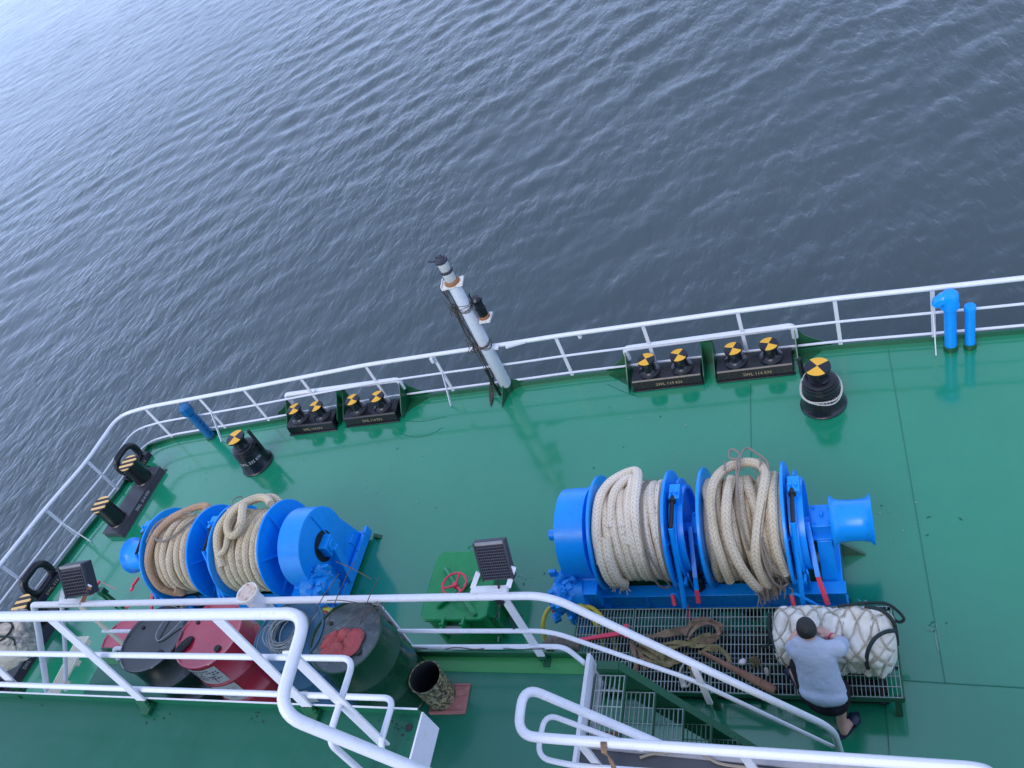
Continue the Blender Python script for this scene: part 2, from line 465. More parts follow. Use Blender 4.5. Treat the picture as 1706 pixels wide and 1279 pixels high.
def single(name, mb, mat, label, cat, base, group=None, **k):   # a thing that is one mesh, origin at its base
    base = Vector(base)
    o = obj(name, mb, mat, None, off=base, **k); o.location = base
    return tag(o, label, cat, group)
def part(name, mb, mat, root, **k):                     # world-space geometry under an unrotated thing
    return obj(name, mb, mat, root, off=Vector(root.location), **k)
def text_mb(txt, size, fn, depth=.004):                 # lettering; fn maps flat (x, y, d) to 3D
    cu = bpy.data.curves.new('lettering', 'FONT'); cu.body = txt; cu.size = size
    cu.align_x = 'CENTER'; cu.align_y = 'CENTER'; cu.resolution_u = 2
    o = bpy.data.objects.new('lettering', cu); C.objects.link(o)
    dg = bpy.context.evaluated_depsgraph_get(); dg.update()
    me = bpy.data.meshes.new_from_object(o.evaluated_get(dg))
    mb = MB(); mb.add([fn(q.co.x, q.co.y, 0) for q in me.vertices], [tuple(p.vertices) for p in me.polygons])
    bpy.data.objects.remove(o); bpy.data.curves.remove(cu); bpy.data.meshes.remove(me)
    return mb
# ================================================================== SETTING
SEA_Z = -3.4
def build_sea():
    rng = np.random.default_rng(5)
    r = [4.0]
    while r[-1] < 420: r.append(r[-1]*1.0072+.004)
    while r[-1] < 4500: r.append(r[-1]*1.12)
    r = np.array(r); c0 = math.atan2(_fw.y, _fw.x)
    a_fine = np.linspace(c0-rad(66), c0+rad(66), 860)
    a_rest = np.linspace(c0+rad(66), c0-rad(66)+2*math.pi, 60)[1:]
    a = np.concatenate([a_fine, a_rest])
    RR, AA = np.meshgrid(r, a, indexing='ij')
    X = RR*np.cos(AA); Y = RR*np.sin(AA); Z = np.zeros_like(X)
    wind = c0+rad(10)
    for i in range(130):
        lam = .26*(2.1/.26)**rng.random()
        th = wind+rng.normal(0, rad(34))
        amp = .0020*lam**.75*(.6+.8*rng.random())
        ph = rng.random()*6.283; k = 2*math.pi/lam
        p = k*(X*math.cos(th)+Y*math.sin(th))+ph
        fade = np.clip((lam/(RR*.0072*2.2)-.6)/.8, 0, 1)
        Z += fade*amp*(np.sin(p)+.18*np.sin(2*p+.6))
    env = 1+.35*np.sin(X*.11+Y*.07)+.3*np.sin(X*.05-Y*.16+1)
    Z *= np.clip(env, .35, 1.7)
    nr, na = X.shape
    vs = np.stack([X, Y, Z+SEA_Z], -1).reshape(-1, 3).astype(np.float32)
    i = np.arange(nr-1)[:, None]*na; j = np.arange(na)[None, :]; j2 = (j+1) % na
    q = np.stack([i+j, i+na+j, i+na+j2, i+j2], -1).reshape(-1, 4).astype(np.int32)
    me = bpy.data.meshes.new('sea')
    me.vertices.add(len(vs)); me.vertices.foreach_set('co', vs.ravel())
    me.loops.add(q.size); me.loops.foreach_set('vertex_index', q.ravel())
    me.polygons.add(len(q)); me.polygons.foreach_set('loop_start', np.arange(0, q.size, 4, dtype=np.int32))
    me.polygons.foreach_set('use_smooth', np.ones(len(q), dtype=bool))
    me.update(calc_edges=True)
    m, b, p = newmat('sea_water')
    pos = b.n('ShaderNodeNewGeometry').outputs['Position']
    mp = b.n('ShaderNodeMapping'); b.L.new(pos, mp.inputs['Vector'])
    mp.inputs['Rotation'].default_value = (0, 0, -wind); mp.inputs['Scale'].default_value = (1.0, .42, 1)
    big = b.noise(.10, pos, 4)
    c = b.mix(big, (.052, .075, .084), (.068, .090, .096))
    b.L.new(c, p.inputs['Base Color'])
    p.inputs['IOR'].default_value = 1.333; p.inputs['Roughness'].default_value = .06
    n1 = b.noise(5.0, mp.outputs[0], 4, .52); n2 = b.noise(1.5, mp.outputs[0], 3, .5)
    rd = b.math('SUBTRACT', 1.0, b.math('ABSOLUTE', b.math('MULTIPLY_ADD', n1, 2.0, -1.0)))   # crested ripples
    h = b.math('ADD', b.math('MULTIPLY', rd, .16), b.math('ADD', b.math('MULTIPLY', n1, .75), b.math('MULTIPLY', n2, .9)))
    patch = b.ramp(b.noise(.13, pos, 4, .6), [(.34, (.32,)*3), (.62, (1, 1, 1))])
    b.L.new(b.bump(b.math('MULTIPLY', h, patch), .72, .11), p.inputs['Normal'])
    me.materials.append(m)
    o = bpy.data.objects.new('sea', me); C.objects.link(o); struct(o)
build_sea()

# rail line of the stern, surveyed at top-rail height
RZ = .86
rail_px = [(-330, 1345), (-150, 1122), (0, 941), (75, 848), (145, 768), (197, 693), (240, 679), (405, 648), (500, 629), (608, 608),
           (720, 591), (850, 572), (925, 560), (1070, 540), (1228, 518), (1390, 497), (1553, 480), (1706, 463)]
RP = [on(x, y, RZ) for x, y in rail_px]
# straighten: port side is one line, stern a shallow curve
A0, A1 = RP[2].copy(), RP[5].copy()
dirp = (A1-A0).normalized()
RP[0] = A0-dirp*4.5; RP[1] = A0-dirp*2.0
dr = (RP[-1]-RP[-2]).normalized()
RP.append(RP[-1]+dr*3.0); RP.append(RP[-1]+dr*3.0)
RAIL = [Vector((q.x, q.y, 0)) for q in RP]
def rail_at(z, inset=0.0): return fillet([q+Vector((0, 0, z)) for q in RAIL], .28, 5)

deck_poly = [(q.x, q.y) for q in RAIL]
edge3 = [Vector((x, y, 0)) for x, y in deck_poly]
back = [Vector((7.5, -1.5, 0)), Vector((-14.5, -1.5, 0))]
mb = MB(); mb.prism(edge3+back, (0, 0, -.12))
def seam(mb, a, b, wd=.009):
    a = Vector((a.x, a.y, .003)); b = Vector((b.x, b.y, .003))
    mb.bar(a, b, wd, .004)
mb.mi = 1
seam(mb, on(1480, 583), on(1575, 1138)); seam(mb, on(1575, 1138), on(1760, 1149)); seam(mb, on(1500, 1133), on(1575, 1138))
seam(mb, on(1250, 640), on(1252, 775)); seam(mb, on(1476, 1168), on(1482, 1262))
SEAM = paint('seam_dark_green', (.005, .16, .088), .4, .2)
struct(obj('main_deck', mb, [DECK, SEAM], flat=True))
# hull plating below the deck edge and the raised waterway bar
hull = MB(); n = len(edge3)
out = []
for i, q in enumerate(edge3):
    t = (edge3[min(i+1, n-1)]-edge3[max(i-1, 0)]).normalized(); out.append(q+Vector((-t.y, t.x, 0))*.16)
for i in range(n-1):
    a, b = out[i], out[i+1]; ia, ib = edge3[i], edge3[i+1]
    d = Vector((0, 0, -.022))
    hull.add([ia+d, ib+d, b+d, a+d, a+Vector((0, 0, -4.4)), b+Vector((0, 0, -4.4))], [(0, 1, 2, 3), (3, 2, 5, 4)])
struct(obj('hull', hull, GREYSIDE, flat=True))
mb = MB()
for i in range(n-1):
    mb.bar(edge3[i]+Vector((0, 0, .035)), edge3[i+1]+Vector((0, 0, .035)), .024, .075)
struct(obj('waterway_bar', mb, EDGE, flat=True))

def scuffs():
    rr = random.Random(41); pale = MB(); dark = MB()
    def fleck(m, q, s, k=6, st=1.0, an=0):
        pts = []
        for t in range(k):
            a = 6.283*t/k; x, y = s*st*rr.uniform(.5, 1.3)*math.cos(a), s*rr.uniform(.4, 1.1)*math.sin(a)
            pts.append((q.x+x*math.cos(an)-y*math.sin(an), q.y+x*math.sin(an)+y*math.cos(an), .0046))
        m.add(pts, [tuple(range(k))])
    for cx, cy, n, sp in ((1445, 1008, 9, 14), (1560, 1050, 5, 8), (1130, 720, 2, 60), (700, 800, 3, 60), (600, 820, 2, 40), (990, 700, 2, 50), (330, 770, 4, 30), (470, 800, 3, 30), (900, 960, 5, 30), (1500, 860, 6, 40)):
        for i in range(n): fleck(pale, on(cx+rr.gauss(0, sp), cy+rr.gauss(0, sp*.4)), rr.uniform(.006, .016), 6, rr.uniform(1, 3), rr.uniform(0, 3))
        for i in range(n): fleck(dark, on(cx+rr.gauss(0, sp*1.6), cy+rr.gauss(0, sp*.7)), rr.uniform(.005, .013), 6, rr.uniform(1, 2.5), rr.uniform(0, 3))
    for ox, sg in ((-3.3, 1), (-6.36, -1)):              # contact shade beneath the winches, painted as flat dark blobs
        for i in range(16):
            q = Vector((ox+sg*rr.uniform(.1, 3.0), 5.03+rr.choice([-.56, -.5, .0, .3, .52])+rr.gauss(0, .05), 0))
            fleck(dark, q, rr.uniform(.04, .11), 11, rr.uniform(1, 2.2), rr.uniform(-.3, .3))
    fleck(pale, on(1562, 1064), .022, 11, 7.0, 1.5)
    for pts, w_ in ((((668, 722), (690, 728), (716, 724), (738, 712)), .006), (((672, 700), (700, 702), (745, 694)), .006), (((1012, 640), (1040, 653), (1062, 660)), .007)):
        P3 = smooth_path([on(x, y) for x, y in pts], 5); dark.ribbon([q+Vector((0, 0, .0036)) for q in P3], w_, .0015)
    DARKG = paint('scuff_shade_green', (.005, .12, .065), .4, .3); PALE = paint('scuff_pale', (.16, .30, .25), .6, .3)
    for m, mt, lb in ((pale, PALE, 'pale chips and scrapes in the green deck paint'), (dark, DARKG, 'dark scuff lines and specks on the green deck, and shade painted beneath the winches')):
        o = tag(obj('deck_mark', m, mt, flat=True), lb, 'scuffs'); o['kind'] = 'stuff'
scuffs()

MZ, UZ = 2.5, 4.3
M_Y, M_X = 2.72, -2.03
mb = MB()
mb.boxlh((-6.98, -1.5, MZ-.10), (M_X-.03, M_Y, MZ))
mb.mi = 1
mb.boxlh((-6.98, M_Y, MZ-.22), (M_X-.03, M_Y+.012, MZ+.075))
mb.mi = 2
mb.boxlh((M_X-.028, 1.66, MZ-.24), (M_X, M_Y+.012, MZ+.055))
mb.boxlh((M_X+.002, 1.76, MZ-.24), (M_X+.022, M_Y-.06, MZ-.185))
mb.mi = 3
q = on(977, 1107, MZ+.002); mb.cyl(q, q+Vector((0, 0, .004)), .022, 16)
mb.mi = 4; mb.boxlh((-6.97, M_Y-.125, MZ+.001), (M_X-.031, M_Y-.001, MZ+.004))  # paler, yellower green strip along the aft edge
struct(obj('mezzanine_deck', mb, [MEZZ, DKGREEN, WHITE, BLACKM, MARGIN], flat=True))
mb = MB(); mb.boxlh((-6.9, 1.30, 0), (3.2, 1.38, MZ-.26)); struct(obj('bulkhead_wall', mb, GREEN, flat=True))
# side landing beside the ladder (grey floor, pale lip)
e0 = on(1200, 1257, MZ); e1 = on(1150, 1249, MZ)
e0 = on(985, 1248, MZ); e1 = on(1255, 1274, MZ); sl_ = (e1.y-e0.y)/(e1.x-e0.x)
ya, yb = e0.y+sl_*(M_X-e0.x), e0.y+sl_*(.9-e0.x)
mb = MB(); mb.prism([(M_X+.002, -1.5, MZ), (M_X+.002, ya, MZ), (.9, yb, MZ), (.9, -1.5, MZ)], (0, 0, -.12)); mb.mi = 1
mb.prism([(M_X+.002, ya+.001, MZ+.015), (M_X+.002, ya+.055, MZ+.015), (.9, yb+.055, MZ+.015), (.9, yb+.001, MZ+.015)], (0, 0, -.17))
FLOORGREY = paint('floor_grey', (.055, .056, .064), .5, .12, (.03, .03, .03), .3, .2, 5)
LIP = paint('lip_grey', (.30, .29, .30), .5, .12, (.2, .16, .14), .4, .2, 12)
struct(obj('side_landing', mb, [FLOORGREY, LIP], flat=True))

U_Y = on(300, 1166, UZ+.06).y; U_X = on(705, 1183, UZ).x
mb = MB()
mb.boxlh((-11, -1.5, UZ-.10), (U_X, U_Y, UZ))
mb.mi = 1; mb.boxlh((-11, U_Y, UZ-.20), (U_X, U_Y+.010, UZ+.055))
mb.mi = 2; mb.boxlh((U_X, .6, UZ-.19), (U_X+.010, U_Y+.010, UZ+.012))
mb.boxlh((-11, U_Y+.0005, UZ+.055), (U_X, U_Y+.0095, UZ+.059))  # lit top edge of the bar, painted in as a white strip
mb.mi = 3
q = on(681, 1212, UZ+.003); mb.cyl(q, q+Vector((0, 0, .002)), .020, 18)
GRIME = UPPER
struct(obj('upper_deck', mb, [UPPER, EDGE, WHITE, BLACKM], flat=True))
mb = MB(); rr = random.Random(3)
for i in range(46):                                     # flaked paint and tar round the drain and stub posts
    cx, cy = rr.choice([(650, 1200), (665, 1215), (260, 1190), (262, 1196), (430, 1190), (35, 1165)])
    q = on(cx+rr.gauss(0, 16), cy+rr.gauss(0, 9), UZ)
    if q.x > U_X-.02 or q.y > U_Y-.02: continue
    k = rr.randint(5, 7); s = rr.uniform(.002, .008)
    poly = [(q.x+s*rr.uniform(.5, 1.6)*math.cos(6.283*t/k), q.y+s*rr.uniform(.4, 1.2)*math.sin(6.283*t/k), UZ+.0035) for t in range(k)]
    mb.add(poly, [tuple(range(k))])
o = tag(obj('deck_grime', mb, BLACKM, flat=True), 'dark flakes of tar and paint scattered round the drain hole', 'grime'); o['kind'] = 'stuff'

# ================================================================== STERN RAILING
def stern_rail():
    base = RAIL[11].copy()
    t = thing('stern_railing', 'long white three-bar railing round the edge of the stern deck', 'railing', base)
    part('top_rail', MB().tube(rail_at(RZ), .033, 12), WHITE, t)
    part('middle_rail', MB().tube(rail_at(.47), .017, 8), WHITE, t)
    part('lower_rail', MB().tube(rail_at(.13), .017, 8), WHITE, t)
    posts = [(0, 941), (75, 848), (145, 768), (240, 679), (330, 663), (405, 648), (500, 629), (608, 608), (720, 591), (925, 560),
             (1070, 540), (1228, 518), (1390, 497), (1553, 480), (1725, 461)]
    for x, y in posts:
        q = on(x, y, RZ); g = Vector((q.x, q.y, 0))
        k = min(range(len(RAIL)-1), key=lambda i: ((RAIL[i]+RAIL[i+1])/2-g).length)
        tt = (RAIL[k+1]-RAIL[k]).normalized(); nn = Vector((-tt.y, tt.x, 0))
        g = RAIL[k]+tt*((g-RAIL[k]).dot(tt))
        m = MB().bar(g+Vector((0, 0, .0)), g+Vector((0, 0, RZ-.02)), .048, .014, nn)
        o = part('post', m, WHITE, t)
        if x in (75, 330, 1553, 720):
            part('brace', MB().bar(g+Vector((0, 0, .50)), g-nn*.26+Vector((0, 0, .01)), .038, .012, tt), WHITE, t)
    for x, y in ((720, 595), (965, 553)):
        q = on(x, y, RZ-.05); part('bracket', MB().box((q.x, q.y-.035, RZ-.075), (.05, .05, .10)), WHITE, t, bevel=.006)
    for sgn in (-1, 1):                                  # pointed plates welding the rail to the mast
        q = on(838, 577, RZ)
        part('gusset', MB().prism([(q.x+sgn*.06, q.y+.05, RZ), (q.x+sgn*.06, q.y-.06, RZ), (q.x+sgn*.36, q.y+.0, RZ)], (0, 0, .03)), WHITE, t)
stern_rail()

# ================================================================== LIGHT MAST
def mast():
    b = on(846, 634, .12); b = Vector((b.x, b.y-.10, 0))
    top = on(757, 458, 2.18)
    t = thing('light_mast', 'white stern light mast with two lamps and tangled cables at the rail', 'mast', b)
    p0 = b+Vector((0, 0, .12)); p1 = Vector((b.x, b.y, 2.12))
    part('mast_tube', MB().tube([p0-Vector((0, 0, .06)), p0+Vector((0, 0, .05)), p1], [.02, .092, .086], 20), WHITE, t)
    g = MB()
    for a in (20, 140, 260):
        d = Vector((math.cos(rad(a)), math.sin(rad(a)), 0))
        g.prism([b+d*.02, b+d*.34, b+d*.30+Vector((0, 0, .04)), b+d*.04+Vector((0, 0, .26))], Vector((-d.y, d.x, 0))*.014)
    g.cyl(b, b+Vector((0, 0, .14)), .06, 14)
    part('foot_bracket', g, DKGREEN, t)
    pl = MB().box(p1+Vector((0, 0, .012)), (.30, .20, .024), Matrix.Rotation(rad(8), 3, 'Z'))
    pl.box(p1+Vector((-.155, 0, .03)), (.012, .20, .04), Matrix.Rotation(rad(8), 3, 'Z'))
    part('lamp_plate', pl, WHITE_RUST, t)
    z = p1+Vector((0, 0, .024))
    L = part('lamp', MB().lathe([(.105, 0), (.105, .03), (.085, .05)], z, n=24), RUST, t)
    def ring(h0, h1, r, mat, nm):
        obj(nm, MB().lathe([(r*.96, h0), (r, h0+.01), (r, h1-.01), (r*.96, h1)], z-t.location, n=24), mat, L)
    ring(.05, .19, .078, LENS, 'lens'); ring(.19, .225, .092, HOUSING, 'collar')
    ring(.225, .36, .074, LENS, 'lens'); ring(.36, .40, .09, HOUSING, 'cap')
    hm = MB().tube([z+Vector((-.05, 0, .40)), z+Vector((-.05, 0, .45)), z+Vector((.03, 0, .47)), z+Vector((.05, 0, .40))], .011, 8)
    hm.lathe([(.06, .40), (.05, .43), (.01, .445)], z, n=18)
    hm.cyl(z+Vector((-.08, -.02, .395)), z+Vector((-.16, -.03, .42)), .016, 8)
    obj('lamp_cap', hm, HOUSING, L, off=Vector(t.location))
    # second lamp on its bracket
    q = on(799, 520, 1.42); q = Vector((b.x+.175, b.y+.05, q.z))
    br = MB().box(q+Vector((0.01, 0, .0)), (.16, .20, .03)); br.bar(q+Vector((-.06, 0, -.01)), Vector((b.x, b.y, q.z-.06)), .10, .02)
    part('lamp_bracket', br, WHITE_RUST, t)
    L2 = part('lamp', MB().lathe([(.078, .015), (.078, .05), (.066, .06)], q, n=20), RUST, t)
    obj('lamp_body', MB().lathe([(.066, .06), (.066, .17), (.075, .175), (.075, .2), (.064, .205), (.064, .31), (.078, .315), (.078, .35), (.05, .38)], q, n=22),
        BLACK, L2, off=Vector(t.location))
    obj('lamp_cap', MB().tube([q+Vector((-.06, 0, .35)), q+Vector((-.07, 0, .42)), q+Vector((-.05, 0, .45))], .012, 8), BLACK, L2, off=Vector(t.location))
    # cables
    rr = random.Random(8); cb = MB()
    side = Vector((-.125, -.035, 0))
    for i in range(5):
        pts = []
        for k in range(9):
            f = k/8; zz = 2.10-f*1.72
            bulge = .035*math.sin(f*9+i)+.05*math.exp(-((f-.22)/.10)**2)*(i-1.5)/2
            pts.append(Vector((b.x, b.y, zz))+side*(1+.25*math.sin(f*5+i*2))+Vector((-abs(bulge), bulge*.6, 0)))
        pts.append(b+Vector((-.22-.02*i, -.05, .06))); pts.append(b+Vector((-.24, -.28, .02)))
        cb.tube(smooth_path(pts, 4), .006+.003*(i % 2), 6)
    for zc, cnt in ((1.72, 7), (.98, 9)):                 # lashings
        for i in range(cnt):
            zz = zc+rr.uniform(-.07, .07); r = rr.uniform(.092, .104); pts = []
            for k in range(20):
                a = 6.283*k/20; e = (.09*max(0, -math.cos(a))**3*rr.uniform(.6, 1.2))
                pts.append(Vector((b.x-e+r*math.cos(a), b.y+r*math.sin(a), zz+.02*math.sin(a*2+i))))
            cb.tube(pts, .0035, 5, closed=True)
        for i in range(6):
            c = Vector((b.x-.16, b.y-.03, zc)); pts = [c+Vector((rr.gauss(0, .05), rr.gauss(0, .04), rr.gauss(0, .08))) for _ in range(5)]
            cb.tube(smooth_path(pts, 4), .005, 5)
    part('cables', cb, CABLE, t)
    pole = MB().tube([b+Vector((-.14, -.06, .0)), b+Vector((-.16, -.05, .55))], .022, 10)
    part('conduit', pole, BLACK, t)
mast()

# ================================================================== ROLLER FAIRLEADS
def cap_quads(c, r, h, ang, n=32, rim=.012):
    m = MB()                                             # four painted quarters, alternately yellow and black
    for k in range(4):
        m.mi = k % 2
        pts = [c+Vector((0, 0, h))]
        for j in range(n//4+1):
            a = ang+math.pi/2*k+(math.pi/2)*j/(n//4)
            pts.append(c+Vector((r*math.cos(a), r*math.sin(a), h-rim)))
        m.add(pts, [(0, j+1, j+2) for j in range(n//4)])
    m.mi = 1
    m.lathe([(r*.7, h-.055), (r, h-.045), (r, h-rim)], c, n=n, cap=False)
    m.lathe([(0.0001, h-.055), (r*.7, h-.055)], c, n=n, cap=False)
    return m
def fairlead(x0, x1, y, label, seed):
    xc = (x0+x1)/2; wd = x1-x0
    t = thing('roller_fairlead', label, 'fairlead', (xc, y+.22, 0), 0, 'roller fairleads along the stern rail')
    b = MB().prism([(-wd/2, -.22, 0.004), (-wd/2, -.205, .155), (-wd/2, -.185, .175), (-wd/2, .09, .185), (-wd/2, .09, .004)], (wd, 0, 0))
    b.box((0, -.225, .012), (wd+.04, .04, .014))
    obj('pedestal', b, BLACK, t, bevel=.016)
    rr = random.Random(seed)
    for s in (-1, 1):
        c = Vector((s*wd*.235, -.04, .178))
        r = obj('roller', MB().lathe([(.150, 0), (.150, .018), (.125, .03), (.100, .05), (.088, .075), (.088, .18), (.11, .20)], c, n=30), BLACK, t)
        obj('roller_cap', cap_quads(c, .120, .250, rad(rr.uniform(20, 70)+(0 if seed < 3 else 35))), [YEL, BLACK], r)
    ft = text_mb('SWL 114 KN', .066, lambda a, bb, d: Vector((a+.03, -.2225+(.075+bb)*.0993, .079+bb)))
    obj('lettering', ft, LETTER, t, flat=True)
    return t
FRY = 7.88
fairlead(-8.67, -7.77, 7.80, 'black two-roller fairlead, the one nearest the short blue hex-headed vent', 3)
fairlead(-7.58, -6.62, 7.84, 'black two-roller fairlead in the left frame, on the side towards the light mast', 4)
fairlead(-2.85, -1.90, 7.89, 'black two-roller fairlead in the right frame, on the side towards the light mast', 1)
fairlead(-1.69, -.73, 7.88, 'black two-roller fairlead with white bird droppings, beside the roped pedestal', 2)
def fairlead_frame(xa, xb, xm, pa, pb, label):
    P0 = on(*pa, .44); P1 = on(*pb, .44)
    y = (P0.y+P1.y)/2; y = 8.31
    t = thing('fairlead_frame', label, 'frame', ((xa+xb)/2, y, 0), 0, 'green frames around the fairleads')
    sl = (P1.y-P0.y)
    pth = fillet([(xa-.06, y, .24), (xa-.06, y, .44), (xb+.06, y, .44), (xb+.06, y, .24)], .07, 6)
    part('frame_pipe', MB().tube(pth, .042, 14), WHITE, t)
    for x, s in ((xa-.06, -1), (xb+.06, 1)):
        m = MB()
        m.prism([(x, y-.44, .0), (x, y-.40, .10), (x, y-.02, .42), (x, y+.03, .42), (x, y+.03, 0)], (.014*s, 0, 0))
        part('side_plate', m, DKGREEN, t)
        pts = [(x+s*.016, y, .0), (x+s*.016, y, .36)]
        for k in range(9):
            f = k/8; pts.append((x+s*(.05+.36*f), y, .36-.30*(f**.6)*(1 if f < 1 else 1)))
        pts.append((x+s*.44, y, 0.0))
        part('wing_plate', MB().prism(pts, (0, .014, 0)), DKGREEN, t)
        d = MB().prism([(x+s*.02, y-.02, .0), (x+s*.36, y-.02, .0), (x+s*.02, y-.30, .0)], (0, 0, .012))
        part('foot_plate', d, DKGREEN, t)
    ml, mr = xm
    m = MB(); m.boxlh((ml+.012, y-.06, 0), (mr-.012, y+.0, .40))
    for x in (ml, mr-.012):
        m.prism([(x, y-.42, .0), (x, y-.40, .12), (x, y-.02, .40), (x, y+.02, .40), (x, y+.02, 0)], (.012, 0, 0))
    part('centre_plate', m, DKGREEN, t)
fairlead_frame(-8.67, -6.62, (-7.74, -7.61), (478, 675), (660, 645), 'dark green plate frame with white pipe around the fairleads left of the mast')
fairlead_frame(-2.85, -.73, (-1.875, -1.715), (1048, 588), (1318, 559), 'dark green plate frame with white pipe around the fairleads right of the mast')

# ================================================================== PEDESTAL ROLLERS
def pedestal(p, txt, lev, label, s=1.0, ang=20):
    t = thing('pedestal_roller', label, 'pedestal roller', (p.x, p.y, 0), 0, 'black pedestal rollers on the stern deck')
    prof = [(.268, .003), (.272, .022), (.262, .030), (.250, .055), (.236, .11), (.224, .20), (.212, .30), (.207, .335), (.213, .34), (.213, .365), (.200, .37),
            (.204, .385), (.204, .41), (.186, .415), (.188, .44), (.165, .455), (.12, .46)]
    obj('pedestal', MB().lathe([(r*s, h*s) for r, h in prof], n=44), BLACK, t)
    r = obj('roller', MB().lathe([(.115*s, .46*s), (.106*s, .475*s), (.106*s, .58*s), (.12*s, .60*s)], n=28), BLACK, t)
    obj('roller_cap', cap_quads(Vector((0, 0, 0)), .150*s, .665*s, rad(ang)), [YEL, BLACK], r)
    lev = (lev[0], lev[1], 0)
    lv = MB().bar(Vector(lev)+Vector((0, 0, .22)), Vector(lev)*1.05+Vector((0, 0, .68)), .045, .045)
    lv.bar(Vector(lev)*.55+Vector((0, 0, .25)), Vector(lev)+Vector((0, 0, .25)), .05, .04)
    obj('lever', lv, BLACKM, t, bevel=.006)
    R0 = .224*s
    def wrap(a, b, d):
        th = -math.pi/2+txt[1]+a/R0; rr_ = R0+.0005-(b*.14)
        return Vector((rr_*math.cos(th), rr_*math.sin(th), .235*s+b))
    obj('lettering', text_mb(txt[0], .072, wrap), LETTERW, t, flat=True)
    return t
PB = on(1372, 672, 0); PA = on(430, 772, 0)
pedestal(PB, ('SWL 335 KN', .1), (-.185, .14), 'black pedestal roller with a white rope looped round it, right side of deck', 1.0, 32)
pedestal(PA, ('SWL 335 KN', .55), (.205, .10), 'black pedestal roller with no rope, near the left fairleads', 1.02, 65)
rp = MB()
for k, (zt, zl, dr) in enumerate(((.36, .25, .004), (.345, .225, .01))):
    pts = []
    for j in range(40):
        a = 6.283*j/40; zz = zt+(zl-zt)*(.5-.5*math.sin(a-.2))+ .02*math.sin(3*a+k)
        r = np.interp(zz, [.12, .22, .33, .44], [.240, .224, .215, .215])+.010+dr
        pts.append(Vector((PB.x+r*math.cos(a), PB.y+r*math.sin(a), zz)))
    rp.tube(pts, .0085, 8, closed=True)
rp.tube(smooth_path([PB+Vector((-.2, .0, .30)), PB+Vector((-.22, -.03, .34)), PB+Vector((-.17, .08, .45)), PB+Vector((-.08, .13, .47))], 5), .007, 7)
single('rope_loop', rp, WCORD, 'thin white rope looped round the right-hand pedestal roller', 'rope', (PB.x, PB.y, .25))

# ================================================================== BITTS
def bitts(c0, c1, z, label, caps=True):
    d = (c1-c0); d.z = 0; d.normalize(); ctr = (c0+c1)/2
    ang = math.atan2(d.y, d.x); half = (c1-c0).length/2
    t = thing('bitts', label, 'bitts', (ctr.x, ctr.y, 0), ang, 'double bollards on the port side')
    base = MB().prism([(-half-.26, -.20, .10), (-half-.26, .17, .10), (half+.26, .17, .10), (half+.26, -.20, .10)], (0, 0, .016))
    base.prism([(-half-.25, -.22, .004), (-half-.25, -.19, .10), (-half-.25, .16, .10), (-half-.25, .17, .004)], (half*2+.5, 0, 0))
    base.box((0, -.225, .010), (half*2+.56, .06, .012))
    obj('base_plate', base, PLATE, t, bevel=.008)
    for s in (-1, 1):
        p = obj('bollard', MB().lathe([(.165, .116), (.152, .13), (.150, .50), (.153, .505), (.153, .535)], (s*half, 0, 0), n=36), BLACK, t)
        cap = MB(); pts = []
        for k in range(24):
            a = 6.283*k/24; pts.append((s*half+.165*math.cos(a), max(-.135, min(.135, .165*math.sin(a))), .535))
        cap.prism(pts, (0, 0, .018))
        obj('bollard_cap', cap, STRIPE, p)
    lug = MB().tube([(half+.22, .14, .10), (half+.27, .20, .13), (half+.33, .14, .05)], .012, 6)
    obj('lug', lug, BLACK, t)
    def tx(a, b, dd): return Vector((-a, -.2075+ (b*.25), .055+b))
    obj('lettering', text_mb('SWL  514 KN', .07, lambda a, b, dd: Vector((a, -.2085+b*.3, .052+b))), LETTERW, t, flat=True)
    return t
bq0 = on(240, 797, .12); bq1 = on(196, 866, .12)
mid_ = (bq0+bq1)/2
def pin(c): return Vector((c.x, c.y, 0))
bitts(pin(bq1), pin(bq0), 0, 'black double bollard with striped tops, bare, beside the left winch')
b20 = on(35, 1006, .55); b21 = b20+(bq1-bq0).normalized()*1.12
b20 = pin(b20); b21 = pin(b21)
bitts(b21, b20, 0, 'black double bollard with striped tops carrying a netted bundle, at the left edge')

# oval chocks in the rail line
def chock(pxl, pxr, label, txt):
    a = on(*pxl, 0); b = on(*pxr, 0); c = (a+b)/2
    # put it on the rail line
    d = dirp.copy(); d.z = 0; d.normalize()
    c = RAIL[2]+d*((c-RAIL[2]).dot(d)); c = Vector((c.x, c.y, 0))+Vector((d.y, -d.x, 0))*.10
    ang = math.atan2(d.y, d.x)
    t = thing('oval_chock', label, 'chock', c, ang, 'oval chocks in the port rail')
    pts = []
    W2, H2, r = .23, .175, .15
    for cx, cz, a0 in ((W2-r, H2-r, 0), (-(W2-r), H2-r, 90), (-(W2-r), -(H2-r), 180), (W2-r, -(H2-r), 270)):
        for k in range(7):
            A = rad(a0+15*k); pts.append((cx+r*math.cos(A), 0, .27+cz+r*math.sin(A)))
    obj('chock_ring', MB().tube(pts, .06, 14, closed=True, flat=1.0), BLACK, t)
    bs = MB().box((0, -.02, .05), (.62, .16, .10)); bs.prism([(-.31, -.13, .0), (-.31, -.10, .09), (-.31, -.1, .0)], (.62, 0, 0))
    obj('chock_base', bs, BLACK, t, bevel=.01)
    obj('lettering', text_mb(txt, .075, lambda x, y, dd: Vector((x, -.128+(y+.04)*.2-.006, .052+y*.8))), LETTER, t, flat=True)
chock((232, 768), (212, 792), 'black oval chock partly hidden behind a striped bollard top', 'SWL 513')
chock((112, 962), (78, 1000), 'black oval chock standing clear above the small left floodlight', 'SWL 513')

